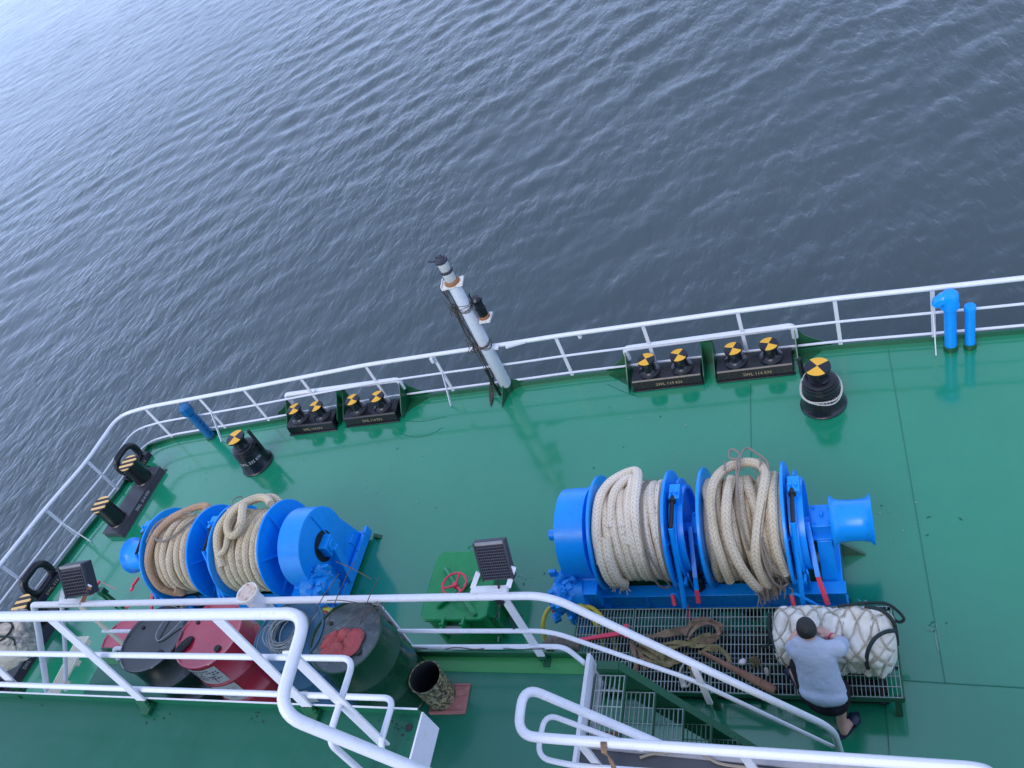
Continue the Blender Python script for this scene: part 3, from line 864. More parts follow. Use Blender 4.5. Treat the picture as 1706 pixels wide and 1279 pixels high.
# ================================================================== VENTS
def vent_tall():
    b = on(1584, 581, 0); h = .70
    t = thing('vent_pipe', 'tall blue vent pipe with a hooded head by the right end of the rail', 'vent', (b.x, b.y, 0), 0, 'blue vent pipes at the rail')
    obj('vent_tube', MB().lathe([(.068, .06), (.068, h-.02), (.10, h-.01), (.10, h+.03)], n=24), BLUE, t)
    hd = MB().lathe([(.092, h+.03), (.095, h+.17), (.085, h+.19), (.07, h+.195), (.06, h+.215), (.0001, h+.22)], n=24)
    hd.tube([(0, 0, h+.12), (-.07, -.0, h+.13), (-.12, -.005, h+.10), (-.135, -.005, h+.05)], [.08, .08, .07, .06], 14)
    obj('vent_head', hd, BLUE, t)
    obj('vent_foot', MB().lathe([(.082, 0), (.082, .07), (.068, .075)], n=20), DKGREEN, t)
    b = on(1616, 578, 0)
    t = thing('sounding_pipe', 'short plain blue pipe with a flat cap beside the hooded vent', 'pipe', (b.x, b.y, 0), 0, 'blue vent pipes at the rail')
    obj('pipe_tube', MB().lathe([(.056, .06), (.056, .60), (.064, .61), (.064, .66), (.058, .67)], n=22), BLUE, t)
    obj('pipe_foot', MB().lathe([(.072, 0), (.072, .07), (.056, .075)], n=20), DKGREEN, t)
    b = on(352, 728, 0)
    t = thing('vent_pipe', 'shorter blue vent pipe with hexagonal head behind the left pedestal roller', 'vent', (b.x, b.y, 0), 0, 'blue vent pipes at the rail')
    obj('vent_tube', MB().lathe([(.07, .03), (.07, .60)], n=20), VENTDK, t)
    m = MB().lathe([(.08, .60), (.105, .64), (.105, .78), (.085, .82), (.0001, .83)], n=6)
    obj('vent_head', m, VENTDK, t, flat=True)
    m = MB()
    for s in (-1, 1): m.bar((.10, s*.045-.03, .02), (.10, s*.045-.03, .58), .018, .01)
    for k in range(5): m.cyl((.10, -.075, .08+.1*k), (.10, .015, .08+.1*k), .008, 6)
    obj('vent_ladder', m, VENTDK, t)
    obj('vent_foot', MB().lathe([(.09, 0), (.09, .035), (.07, .04)], n=18), DKGREEN, t)
vent_tall()
# ================================================================== WINCHES
SH = .78                                                # shaft height
WY = 5.03
def winch(ox, mir, label, go):
    t = thing('mooring_winch', label, 'winch', (ox, WY, 0), 0, 'blue mooring winches')
    def X(x): return mir*x
    def bx(m, x0, x1, y0, y1, z0, z1): m.boxlh((min(X(x0), X(x1)), y0, z0), (max(X(x0), X(x1)), y1, z1))
    ax = (mir, 0, 0)
    # bed frame
    m = MB()
    for y in (-.46, .42):
        bx(m, .06, 2.96, y-.045, y+.045, .06, .30); bx(m, .05, 2.97, y-.075, y+.075, .02, .06); bx(m, .05, 2.97, y-.07, y+.07, .30, .325)
    for x in (.42, 1.50, 2.86): bx(m, x, x+.08, -.42, .38, .06, .28)
    for x in (.95, 2.2): bx(m, x, x+.03, -.53, -.505, .06, .30)
    obj('bed_frame', m, BLUE, t, bevel=.006)
    # deck feet
    for x in (.1, 1.5, 2.8):
        for y in (-.5, .46): m = MB(); bx(m, x, x+.2, y-.09, y+.09, .0, .022); obj('foundation_foot', m, DKGREEN, t)
    obj('foundation_wedge', MB().prism([(X(2.95), .10, .0), (X(2.95), .10, .24), (X(3.18), .10, .0)], (0, .03, 0)), DKGREEN, t)
    obj('foundation_wedge', MB().prism([(X(-.09), .60, .0), (X(-.09), .60, .09), (X(-.18), .62, .0)], (0, .05, 0)), DKGREEN, t)  # dark green wedge in place of a triangular shadow beside the gear case
    def gear():
        def X(x): return mir*(x+go)
        def bx(m, x0, x1, y0, y1, z0, z1): m.boxlh((min(X(x0), X(x1)), y0, z0), (max(X(x0), X(x1)), y1, z1))
        # gear case
        m = MB()
        m.lathe([(.475, 0), (.50, .012), (.50, .325), (.475, .335)], (X(0), 0, SH), ax, 56)
        g = MB()
        poly = [(X(.02), .44, .98), (X(.02), .62, .14), (X(.02), -.52, .14), (X(.02), -.50, .62)]
        g.prism(poly, (X(.28), 0, 0))
        gc = obj('gear_case', m, BLUE, t)
        obj('gear_case_foot', g, BLUE, gc, bevel=.008)
        m = MB(); bx(m, -.05, .36, -.60, .66, .08, .14); bx(m, -.08, -.03, -.60, .70, .06, .20)
        for k in range(5): m.cyl((X(-.065), -.5+.27*k, .14), (X(-.065), -.5+.27*k, .225), .014, 8)
        obj('case_flange', m, BLUE, gc, bevel=.004)
        m = MB(); m.lathe([(.20, -.004), (.17, -.005), (.16, .0), (.0001, .0)], (X(0), 0, SH), ax, 32)
        obj('case_recess', m, GREASE, gc)
        m = MB(); bx(m, -.11, .02, -.10, .12, SH-.10, SH+.09); m.lathe([(.075, -.13), (.075, -.10)], (X(0), .01, SH-.01), ax, 20)
        m.bar((X(-.07), .02, SH-.05), (X(-.05), -.12, .16), .10, .16, (1, 0, 0)); bx(m, -.012, -.002, .14, .16, SH-.2, SH+.45)
        obj('end_bearing', m, BLUE, gc, bevel=.008)
        # hydraulic motor and valves
        m = MB(); rr = random.Random(4)
        lift = 0 if mir > 0 else .14
        m.cyl((X(-.14), -.60, .46), (X(.20), -.56, .48), .17, 22); m.cyl((X(-.20), -.60, .46), (X(-.14), -.60, .46), .11, 18)
        m.cyl((X(-.08), -.80, .56), (X(-.08), -.58, .58), .08, 14); m.cyl((X(.02), -.74, .22), (X(.02), -.70, .62), .07, 12); m.cyl((X(-.12), -.46, .56), (X(.0), -.44, .70), .06, 10)
        for i in range(44):
            c = Vector((X(rr.uniform(-.17, .12)), -.62+rr.uniform(-.20, .20), .50+rr.uniform(-.24, .20)))
            if i % 2: m.box(c, (rr.uniform(.04, .10), rr.uniform(.04, .10), rr.uniform(.04, .1)), Matrix.Rotation(rr.uniform(0, 1), 3, 'Z'))
            else: m.cyl(c, c+Vector((rr.uniform(-.06, .06), rr.uniform(-.08, .02), rr.uniform(.02, .09))), rr.uniform(.014, .035), 8)
        m.cyl((X(.10), -.80, .0), (X(.10), -.76, .30), .085, 14)
        m.v = [q+Vector((-mir*.06 if lift else 0, lift*.6, lift)) for q in m.v]
        obj('hydraulic_motor', m, BLUEDK, t, bevel=.004)
        m = MB(); bx(m, .05, .34, -.64, -.46, .30, .60); bx(m, .04, .35, -.66, -.45, .60, .612)
        obj('control_box', m, BLUE, t, bevel=.006)
        m = MB()
        for i, (x, y, z) in enumerate(((-.10, -.70, .58), (-.12, -.74, .44), (.02, -.80, .6))):
            m.cyl((X(x), y, z), (X(x-.06), y-.03, z+.03), .018, 8)
        obj('valve_knob', m, PINK, t)
        m = MB()
        for k, (x, dx) in enumerate(((.02, .30), (.08, .36), (-.14, -.16)) if mir > 0 else ((-.10, -.24), (-.12, -.30), (.08, .2), (-.02, -.12))):
            m.tube(smooth_path([(X(x), -.70, .46), (X(x+dx*.6), -.76, .52-.03*k), (X(x+dx), -.90, .36), (X(x+dx*1.08), -1.02, .08), (X(x+dx), -.98, .02)], 6), .024, 10)
        obj('hydraulic_hose', m, HOSE, t)

    gear()
    # drums
    for (x0, x1) in ((.60, 1.36), (1.73, 2.51)):
        m = MB()
        m.lathe([(.10, -.024), (.615, -.024), (.622, -.016), (.622, .0), (.615, .006), (.30, .008), (.28, .02), (.28, x1-x0-.02), (.30, x1-x0-.008),
                 (.615, x1-x0-.006), (.622, x1-x0), (.622, x1-x0+.016), (.615, x1-x0+.024), (.10, x1-x0+.024)], (X(x0), 0, SH), ax, 64)
        d = obj('rope_drum', m, BLUE, t)
        r = MB()
        for k in range(6):
            a = 6.283*k/6+.35; ca, sa = math.cos(a), math.sin(a); side = Vector((0, -sa, ca))
            for xx, s in ((x0-.024, -1), (x1+.024, 1)):
                u = Vector((0, ca, sa)); c = Vector((X(xx), 0, SH))
                r.prism([c+u*.14, c+u*.60, c+u*.30+Vector((X(s*.07), 0, 0)), c+u*.14+Vector((X(s*.09), 0, 0))], side*.012)
        obj('flange_rib', r, BLUE, d)
    obj('shaft', MB().cyl((X(-.05), 0, SH), (X(3.0), 0, SH), .062, 20), BLUE, t)
    # pedestals with split bearings
    for xa, xb in ((1.585, 1.665), (2.76, 2.90)):
        m = MB(); m.prism([(X(xa), -.20, SH-.04), (X(xa), .20, SH-.04), (X(xa), .44, .06), (X(xa), -.46, .06)], (X(xb-xa), 0, 0))
        obj('bearing_pedestal', m, BLUE, t, bevel=.006)
        b = MB(); bx(b, xa-.03, xb+.03, -.13, .13, SH-.07, SH+.11); bx(b, xa-.035, xb+.035, -.19, .19, SH-.045, SH-.02)
        b.cyl(((X(xa)+X(xb))/2, 0, SH+.11), ((X(xa)+X(xb))/2, 0, SH+.15), .02, 8)
        for sy in (-1, 1):
            for sx in (xa, xb): b.cyl((X(sx), sy*.09, SH+.11), (X(sx), sy*.09, SH+.135), .014, 6)
        obj('bearing_block', b, BLUE, t, bevel=.008)
    # brakes
    for xb in (1.40, 2.55):
        m = MB(); m.lathe([(.42, 0), (.455, .0), (.455, .14), (.42, .14)], (X(xb), 0, SH), ax, 56, cap=False)
        m.lathe([(.42, .14), (.40, .10), (.12, .055), (.0001, .05)], (X(xb), 0, SH), ax, 56, cap=False)
        d = obj('brake_drum', m, BLUE, t)
        def P(x, a, r): return Vector((X(x), -r*math.sin(rad(a)), SH+r*math.cos(rad(a))))
        for a0, a1 in ((-165, -28), (-18, 118)):
            bb = MB(); bb.ribbon([P(xb+.072, a0+(a1-a0)*k/20, .474) for k in range(21)], .105, .022, (1, 0, 0), [math.pi/2*0]*21)
            obj('brake_band', bb, BLUE, d)
        m = MB(); m.boxlh((min(X(xb+.02), X(xb+.13)), -.02, SH+.44), (max(X(xb+.02), X(xb+.13)), .16, SH+.56))
        for k in (.05, .10): m.cyl((X(xb+k), .04, SH+.56), (X(xb+k), .04, SH+.60), .016, 6)
        obj('band_clevis', m, BLUE, d, bevel=.006)
        m = MB(); m.tube([P(xb+.06, 2, .55), P(xb+.05, 34, .60)], .020, 10); m.cyl(P(xb+.06, -6, .52), P(xb+.06, 6, .55), .035, 10)
        obj('brake_screw', m, GREASE, d)
        m = MB(); m.tube([P(xb+.05, 34, .60), Vector((X(xb+.03), -.62, .62)), Vector((X(xb+.02), -.72, .42))], .026, 12)
        m.box((X(xb+.03), -.56, .66), (.12, .08, .06)); m.bar((X(xb+.10), -.50, .70), (X(xb+.09), -.46, .30), .02, .05)
        obj('brake_spindle', m, BLUE, d, bevel=.003)
        m = MB(); m.box((X(xb+.03), -.55, .665), (.07, .09, .065)); obj('spindle_nut', m, GREASE, d)
    # hand levers with red grips
    def lever(pts, g, w=.045):
        m = MB()
        for a, b in zip(pts[:-1], pts[1:]): m.bar(a, b, w, .02, (0, 1, 0))
        l = obj('lever', m, BLUE, t)
        obj('grip', MB().bar(g[0], g[1], w*.95, .034, (0, 1, 0)), PINK, l, bevel=.006)
    lever([(X(1.56), -.10, .96), (X(1.57), -.52, .66), (X(1.565), -.60, .56)], [(X(1.565), -.60, .56), (X(1.565), -.68, .44)])
    lever([(X(2.70), -.12, .96), (X(2.74), -.52, .62)], [(X(2.74), -.52, .62), (X(2.80), -.72, .44)])
    def crank(x0, x1, y, z):
        m = MB().tube([(X(x0), y, z+.10), (X(x0+.04), y, z+.12), (X(x1-.04), y-.05, z-.04), (X(x1), y-.05, z-.05)], .016, 8)
        l = obj('crank_bar', m, BLUE, t)
        for p0, d in (((X(x0), y, z+.10), (.012, -.09, -.07)), ((X(x1), y-.05, z-.05), (.012, -.11, -.08))):
            a = Vector(p0); obj('grip', MB().cyl(a, a+Vector(d), .021, 10), PINK, l)
    crank(1.31, 1.43, -.62, .42)
    crank(2.48, 2.76, -.66, .44)
    # warping head
    m = MB(); m.lathe([(.25, 0), (.255, .012), (.225, .035), (.208, .07), (.200, .17), (.203, .27), (.215, .335), (.245, .362), (.252, .375), (.24, .38), (.16, .365), (.06, .37), (.0001, .37)],
                      (X(2.91), 0, SH), ax, 48)
    obj('warping_head', m, BLUE, t)
    m = MB(); rr = random.Random(2)
    for i in range(9): m.tube(smooth_path([(X(1.47+rr.uniform(0, .12)), -.46+rr.uniform(-.02, .1), .5-.05*k+rr.uniform(-.02, .02)) for k in range(7)], 3), rr.uniform(.018, .035), 7)
    obj('grease_clump', m, GREASE, t)
    return t
WR, WL = -3.30, -6.36
winch(WR, 1, 'blue double-drum mooring winch behind the grating platform, warping head towards the right', .17)
winch(WL, -1, 'blue double-drum mooring winch beyond the oil drums, warping head towards the left', .05)

# ================================================================== ROPES ON THE DRUMS
def rope(ox, mir, x0, x1, n, r, R, seed, mat, label, lean=0.0, loose=.02, under=True):
    rr = random.Random(seed)
    t = thing('mooring_rope', label, 'rope', (ox+mir*(x0+x1)/2, WY, SH), 0, 'mooring ropes wound on the winch drums')
    xm = (x0+x1)/2
    def P(x, a, rd): return Vector((mir*(x-xm), -rd*math.sin(rad(a)), rd*math.cos(rad(a))))
    m = MB()
    if under:
        for k in range(int((x1-x0)/(r*1.9))+1):        # lower layer
            xx = x0+r+k*r*1.9
            if xx > x1-r*.6: break
            m.tube([P(xx, a, R-r*1.55) for a in range(0, 360, 12)], r, 8, closed=True)
    w = (x1-x0-2*r)/(n-1)
    for k in range(n):
        ph = rr.uniform(0, 6.28); dr = rr.uniform(-loose*.4, loose*.7); sl = rr.uniform(-.5, .5)*loose*2.0
        am = rr.uniform(.3, 1)*loose; hang = rr.uniform(0, 1)*loose*2.2
        pts = []
        for j in range(72):
            a = j*5; ar = rad(a)
            lo = .5-.5*math.cos(ar)                      # 0 on top, 1 underneath
            x = x0+r+w*k+lean*math.sin(ar)*.5+am*.8*math.sin(ar*2+ph)+sl*math.sin(ar)
            x = min(max(x, x0+r*.9), x1-r*.9)
            rd = R+dr+am*.5*math.sin(ar*3+ph)+hang*max(0, math.sin(ar))*lo+.006*mnoise.noise(Vector((a*.06, k*3.1, seed)))
            pts.append(P(x, a, rd))
        rk = r*rr.uniform(.94, 1.06)
        m.tube(pts, [rk*(1+.10*mnoise.noise(Vector((j*.33, k*7.7, seed+.5)))) for j in range(72)], 14, closed=True, twist=rr.uniform(-.6, .6))
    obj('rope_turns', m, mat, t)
    return t, P, rr
def fray(m, c, d, rr, n=14, L=.09, s=.03, r=.004):
    d = Vector(d)
    for i in range(n):
        q = c+Vector((rr.gauss(0, s), rr.gauss(0, s), rr.gauss(0, s)))
        m.tube(smooth_path([q, q+d*L*.5+Vector((rr.gauss(0, .012),)*3), q+d*L*rr.uniform(.7, 1.2)+Vector((rr.gauss(0, .02), rr.gauss(0, .02), rr.gauss(0, .02)))], 3), r, 4)
def fuzz(m, P, x0, x1, R, rr, n=60):
    for i in range(n):
        a = rr.uniform(-60, 110); c = P(rr.uniform(x0, x1), a, R)
        u = (c-P((x0+x1)/2, a, 0)); u.x = 0; u.normalize()
        m.tube([c, c+u*.02+Vector((rr.gauss(0, .02), rr.gauss(0, .02), rr.gauss(0, .01)))], .0022, 4)

# right winch, inner drum
t, P, rr = rope(WR, 1, .60, 1.36, 9, .046, .475, 3, ROPE_A, 'cream mooring rope in tight turns, right winch, drum beside the gear case', .10, .012)
m = MB(); m.tube(smooth_path([P(.66, 70, .54), P(.665, 35, .55), P(.68, 0, .545), P(.74, -26, .565), P(.86, -44, .61), P(.965, -54, .64), P(1.035, -44, .61), P(1.07, -18, .56), P(1.075, 15, .54), P(1.10, 60, .50)], 6),
                [.050]*54+[.046], 14)
m.tube(smooth_path([P(.80, 30, .50), P(.82, -10, .53), P(.90, -34, .565), P(.97, -42, .575), P(1.0, -25, .55), P(1.0, 10, .53), P(1.0, 50, .50)], 6), .046, 14)
obj('rope_eye', m, ROPE_A, t)
m = MB()
for x, dx in ((.675, .03), (.76, .05)):
    m.tube(smooth_path([P(x, 40, .53), P(x+.005, 62, .56), P(x+.02, 82, .575), P(x+.03, 98, .57), P(x+dx, 112, .55)], 6), [.05]*22+[.052, .054, .05], 14)
    fray(m, P(x+dx, 110, .56), (0, -.3, -1), rr, 16, .07, .022, .006)
obj('rope_end', m, ROPE_A, t)
m = MB(); m.tube(smooth_path([P(1.13, -48, .53), P(1.12, -15, .545), P(1.14, 30, .545), P(1.16, 75, .56), P(1.18, 108, .585), P(1.25, 116, .60), P(1.30, 104, .59), P(1.24, 82, .565), P(1.17, 50, .555), P(1.14, 0, .55), P(1.15, -46, .535)], 6), .011, 7)
m.tube([P(1.32, a, .30+.225) for a in range(-60, 120, 6)], .016, 6)
obj('lashing_line', m, CORD, t)
m = MB(); fuzz(m, P, .64, 1.32, .52, rr, 160); obj('stray_fibres', m, CORD, t)['kind'] = 'stuff'
# right winch, outer drum
t, P, rr = rope(WR, 1, 1.73, 2.51, 7, .050, .465, 14, ROPE_B, 'grey weathered mooring rope with tied eye loop on top, right winch', .06, .045)
m = MB()
m.tube(smooth_path([P(1.92, 100, .58), P(1.90, 70, .575), P(1.86, 40, .56), P(1.84, 5, .55), P(1.88, -22, .565), P(1.97, -42, .60), P(2.08, -52, .635), P(2.20, -52, .635), P(2.31, -42, .605), P(2.37, -22, .575),
                    P(2.34, 5, .56), P(2.27, 40, .565), P(2.22, 70, .575), P(2.25, 100, .60), P(2.28, 112, .60)], 6), .050, 14)
m.tube(smooth_path([P(2.02, -30, .52), P(2.0, 10, .56), P(1.99, 40, .57), P(2.06, 72, .60), P(2.16, 100, .64), P(2.20, 114, .62)], 6), .050, 14)
m.tube(smooth_path([P(2.44, -30, .53), P(2.43, 15, .56), P(2.42, 55, .56), P(2.46, 92, .56)], 6), .048, 14)
obj('rope_eye', m, ROPE_B, t)
m = MB()
for x in (1.965, 2.315):
    m.tube([P(x+ .008*math.sin(k), -41+9*math.sin(k*.55), .62+.055*math.cos(k*.55)) for k in range(12)], .009, 6)
m.tube(smooth_path([P(2.11, 10, .56), P(2.09, -30, .64), P(2.10, -52, .72), P(2.04, -60, .79), P(1.99, -60, .78), P(2.0, -52, .70), P(2.10, -44, .69), P(2.13, -54, .75), P(2.17, -61, .80), P(2.25, -56, .74), P(2.34, -44, .68), P(2.40, -28, .62),
                    P(2.36, 10, .58), P(2.29, 45, .60), P(2.31, 80, .62), P(2.38, 104, .64), P(2.46, 106, .60), P(2.44, 92, .60), P(2.34, 70, .60), P(2.28, 30, .585), P(2.33, -20, .59), P(2.36, -36, .62)], 6), .012, 7)
m.tube(smooth_path([P(2.12, -40, .67), P(2.10, -5, .57), P(2.12, 30, .56), P(2.16, 60, .56)], 5), .012, 7)
obj('lashing_line', m, CORD, t)
m = MB(); fray(m, P(2.22, 108, .60), (.1, -.5, -1), rr, 60, .13, .045, .006); fray(m, P(2.34, 106, .58), (.1, -.5, -1), rr, 40, .11, .04, .006); fuzz(m, P, 1.78, 2.46, .56, rr, 320)
obj('stray_fibres', m, CORD, t)['kind'] = 'stuff'
# left winch, drum beside the gear case (big knot)
t, P, rr = rope(WL, -1, .60, 1.36, 7, .050, .475, 21, ROPE_D, 'pale mooring rope with a bulky knot on top, left winch, drum next to gear case', .05, .014)
m = MB()
m.tube(smooth_path([P(.72, -35, .60), P(.84, -42, .66), P(.98, -38, .68), P(1.10, -20, .66), P(1.14, 0, .62), P(1.08, 14, .60), P(.98, 16, .60), P(.92, 4, .62), P(.98, -14, .66), P(1.12, -30, .64), P(1.24, -20, .60), P(1.30, 5, .57), P(1.27, 30, .55), P(1.22, 55, .54)], 6), .052, 14)
m.tube(smooth_path([P(.70, -50, .58), P(.82, -52, .66), P(1.0, -54, .66), P(1.18, -44, .62), P(1.28, -20, .60)], 6), .046, 14)
m.tube(smooth_path([P(1.2, -5, .60), P(1.1, 20, .58), P(1.14, 34, .57), P(1.24, 40, .56)], 6), .036, 10)
obj('rope_knot', m, ROPE_D, t)
m = MB(); fuzz(m, P, .66, 1.32, .52, rr, 160); obj('stray_fibres', m, CORD, t)['kind'] = 'stuff'
m = MB(); m.tube(smooth_path([P(1.28, -45, .62), P(1.34, -52, .70), P(1.36, -40, .68), P(1.31, -30, .60)], 5), .008, 6)
m.tube(smooth_path([P(1.05, -10, .66), P(1.0, 14, .66), P(.9, 6, .66)], 5), .008, 6)
obj('lashing_line', m, CORD, t)
# left winch, outer drum (orange outer turn)
t, P, rr = rope(WL, -1, 1.73, 2.51, 7, .048, .465, 33, ROPE_C, 'tan mooring rope with an orange outer turn, left winch, drum by warping head', .04, .016)
m = MB(); m.tube(smooth_path([P(2.38, 112, .54), P(2.44, 85, .545), P(2.45, 50, .545), P(2.40, 15, .55), P(2.28, -15, .57), P(2.10, -36, .60), P(1.95, -45, .62), P(1.85, -44, .60), P(1.80, -30, .56)], 6), .048, 14)
m.tube(smooth_path([P(2.40, 90, .55), P(2.34, 104, .55), P(2.25, 110, .55), P(2.18, 104, .55), P(2.22, 94, .56)], 6), .04, 12)
obj('rope_turn', m, ROPE_O, t)
m = MB(); m.tube(smooth_path([P(2.42, 8, .60), P(2.25, 18, .55), P(2.05, 10, .545), P(1.9, -8, .55), P(1.80, -30, .56)], 6), .016, 8)
m.tube(smooth_path([P(2.44, 20, .60), P(2.38, -4, .62), P(2.2, -24, .60), P(2.0, -30, .58)], 6), .014, 8)
obj('lashing_line', m, CORD, t)
m = MB(); fuzz(m, P, 1.78, 2.46, .52, rr, 160); obj('stray_fibres', m, CORD, t)['kind'] = 'stuff'

# ================================================================== HATCH
def rrect(cx, cy, hx, hy, r, z, n=6):
    pts = []
    for sx, sy, a0 in ((1, 1, 0), (-1, 1, 90), (-1, -1, 180), (1, -1, 270)):
        for k in range(n+1):
            a = rad(a0+90*k/n); pts.append(Vector((cx+sx*(hx-r)+r*math.cos(a), cy+sy*(hy-r)+r*math.sin(a), z)))
    return pts
def hatch():
    zt = .58
    q0 = on(712, 1034, zt); q1 = on(826, 912, zt); q2 = on(712, 918, zt); q3 = on(822, 1036, zt)
    cx = (q0.x+q1.x+q2.x+q3.x)/4; cy = (q0.y+q1.y+q2.y+q3.y)/4
    hx = .42; hy = .455
    t = thing('deck_hatch', 'raised green deck hatch with red handwheel, between the two winches', 'hatch', (cx, cy, 0))
    m = MB(); m.prism(rrect(cx, cy, hx-.03, hy-.03, .09, 0), (0, 0, zt-.06))
    m.boxlh((cx+hx-.03, cy-hy+.1, .02), (cx+hx+.05, cy-hy+.115, zt-.12)); m.prism([(cx+hx-.04, cy-.1, 0), (cx+hx+.16, cy-.1, 0), (cx+hx-.04, cy-.1, zt-.1)], (0, .012, 0))
    part('coaming', m, GREEN, t)
    m = MB(); m.prism(rrect(cx, cy, hx, hy, .10, zt-.06), (0, 0, .06))
    lid = part('lid', m, GREEN, t, bevel=.018)
    m = MB()
    wq = on(757, 973, zt+.16); wc = Vector((wq.x, wq.y, zt))
    for a, L in ((-48, .40), (132, .40), (42, .28), (222, .30)):
        d = Vector((math.cos(rad(a)), math.sin(rad(a)), 0))
        m.tube([wc+Vector((0, 0, .03)), wc+d*L*.9+Vector((0, 0, .03)), wc+d*L+Vector((0, 0, .005))], .028, 10)
    part('locking_arm', m, GREEN, t)
    m = MB()
    m.tube([wc+Vector((.145*math.cos(6.283*k/36), .145*math.sin(6.283*k/36), .16)) for k in range(36)], .0135, 10, closed=True)
    for k in range(3):
        a = rad(80+120*k); m.bar(wc+Vector((0, 0, .13)), wc+Vector((.14*math.cos(a), .14*math.sin(a), .16)), .022, .012)
    m.cyl(wc+Vector((0, 0, .10)), wc+Vector((0, 0, .165)), .03, 14)
    part('handwheel', m, PINK, t)
    m = MB(); m.cyl(wc, wc+Vector((0, 0, .12)), .018, 10); part('spindle', m, GREEN, t)
    m = MB()
    hy0 = cy-hy-.07
    for dx in (-.12, .13): m.boxlh((cx+dx-.015+.02, hy0-.06, zt-.22), (cx+dx+.015+.02, cy-hy+.04, zt+.01)); m.cyl((cx+dx+.02, hy0, zt+.01), (cx+dx+.02, hy0, zt+.05), .012, 8)
    hg = part('hinge', m, GREEN, t)
    obj('hinge_pin', MB().cyl((cx-.09, hy0, zt-.10), (cx+.14, hy0, zt-.10), .05, 14), STEEL, hg, off=Vector(t.location))
    m = MB(); y1 = cy+hy+.03; m.tube([(cx-.02, y1, zt-.02), (cx-.02, y1+.02, zt+.0), (cx+.16, y1+.03, zt+.0), (cx+.16, y1, zt-.02)], .010, 6); m.cyl((cx+.12, y1+.08, .45), (cx+.12, y1+.08, .56), .01, 6)
    part('lid_handle', m, GREEN, t)
    m = MB(); m.tube([(cx+hx-.06, cy-hy+.02, .05), (cx+hx-.02, cy-.1, .3), (cx+hx+.02, cy+.1, .52)], .008, 6); part('lanyard', m, WCORD, t)
hatch()

# ================================================================== GRATING PLATFORM
PZ = .40
px0, px1 = on(955, 1060, PZ).x+.02, on(1498, 1100, PZ).x
py0, py1 = on(1500, 1164, PZ).y, on(1300, 1010, PZ).y
def grating(m, x0, x1, y0, y1, z, sx=.036, sy=.10, h=.026, th=.0055, cross=.006):
    n = max(1, int(round((x1-x0)/sx)))
    for i in range(n+1):
        x = x0+(x1-x0)*i/n; m.boxlh((x-th/2, y0, z-h), (x+th/2, y1, z))
    k = max(1, int(round((y1-y0)/sy)))
    for j in range(k+1):
        y = y0+(y1-y0)*j/k; m.boxlh((x0, y-cross/2, z-.010), (x1, y+cross/2, z-.001))
def platform():
    t = thing('grating_platform', 'low green-legged platform topped with galvanised grating, in front of right winch', 'platform', ((px0+px1)/2, (py0+py1)/2, 0))
    m = MB(); seg = [px0, px0+.62, px0+1.42, px0+2.2, px1]
    for a, b in zip(seg[:-1], seg[1:]): grating(m, a+.012, b-.012, py0+.012, py1-.012, PZ)
    part('grating', m, GALV, t, flat=True)
    m = MB()
    for y in (py0, py1-.012): m.boxlh((px0, y, PZ-.075), (px1, y+.012, PZ-.002))
    for x in seg: m.boxlh((x-.008, py0+.0125, PZ-.075), (x+.008, py1-.0125, PZ-.004))
    for y in (py0+.3, py0+.62): m.boxlh((px0+.01, y, PZ-.075), (px1-.01, y+.012, PZ-.035))
    part('frame', m, DKGREEN, t, flat=True)
    m = MB()  # dark tubes and slats added below to darken the grating gaps
    for k, y in enumerate(np.linspace(py0+.14, py1-.10, 9)):
        r_ = (.032, .045, .028)[k % 3]; m.cyl((px0+.05, y, .05+.03*(k % 2)), (px1-.12, y, .05+.03*(k % 2)), r_, 10)
    for x in np.linspace(px0+.2, px1-.2, 6): m.boxlh((x, py0+.08, .085), (x+.05, py1-.05, .115))
    part('added_gap_shade', m, BLACKM, t)
    for x in (px0+.03, px0+1.42, px1-.05):
        for y in (py0+.04, py1-.05):
            part('leg', MB().boxlh((x-.028, y-.028, 0), (x+.028, y+.028, PZ-.076)), DKGREEN, t)
platform()

# ================================================================== LADDER FROM THE MEZZANINE TO THE MAIN DECK
LX0, LX1, LY0, LY1 = M_X+.035, -.62, 1.80, 2.64
def ladder():
    t = thing('ladder_stair', 'steep green stair with grating treads going down from the mezzanine', 'stair', ((LX0+LX1)/2, (LY0+LY1)/2, 0))
    N = 9; run = (LX1-LX0); 
    for s, y in ((-1, LY0-.012), (1, LY1)):
        m = MB()
        a0 = Vector((LX0, y, MZ-.02)); a1 = Vector((LX0+.16, y, MZ-.02)); b1 = Vector((LX1+.08, y, .0)); b0 = Vector((LX1-.10, y, .0)); c0 = Vector((LX0, y, MZ-.22))
        m.prism([a0, a1, b1, b0, c0], (0, .012, 0))
        fl = .05 if s > 0 else -.05
        d = (b1-a1).normalized(); n_ = Vector((d.z, 0, -d.x)); n_ = n_ if n_.z > 0 else -n_
        yy = y+.006+(.030 if s > 0 else -.030)
        m.bar(Vector((LX0, yy, MZ-.016)), Vector((LX0+.165, yy, MZ-.016)), .065, .010)
        m.bar(Vector((a1.x, yy, a1.z))+n_*.006, Vector((b1.x, yy, b1.z+.0))+n_*.006, .065, .010, n_)
        part('stringer', m, DKGREEN, t, flat=True)
    for k in range(N):
        f = (k+.55)/N; z = MZ-.07-k*(MZ-.07)/N; x = LX0+.0+k*run/N
        m = MB(); grating(m, x-.01, x+.20, LY0+.014, LY1-.014, z, .036, .11, .022, .005)
        tr = part('tread', m, GALV if k < 3 else GRTREAD, t, flat=True)
        e = MB(); e.boxlh((x+.205, LY0+.004, z-.035), (x+.212, LY1-.004, z)); e.boxlh((x-.022, LY0+.004, z-.035), (x-.015, LY1-.004, z))
        obj('tread_edge', e, DKGREEN, tr, off=Vector(t.location), flat=True)
ladder()

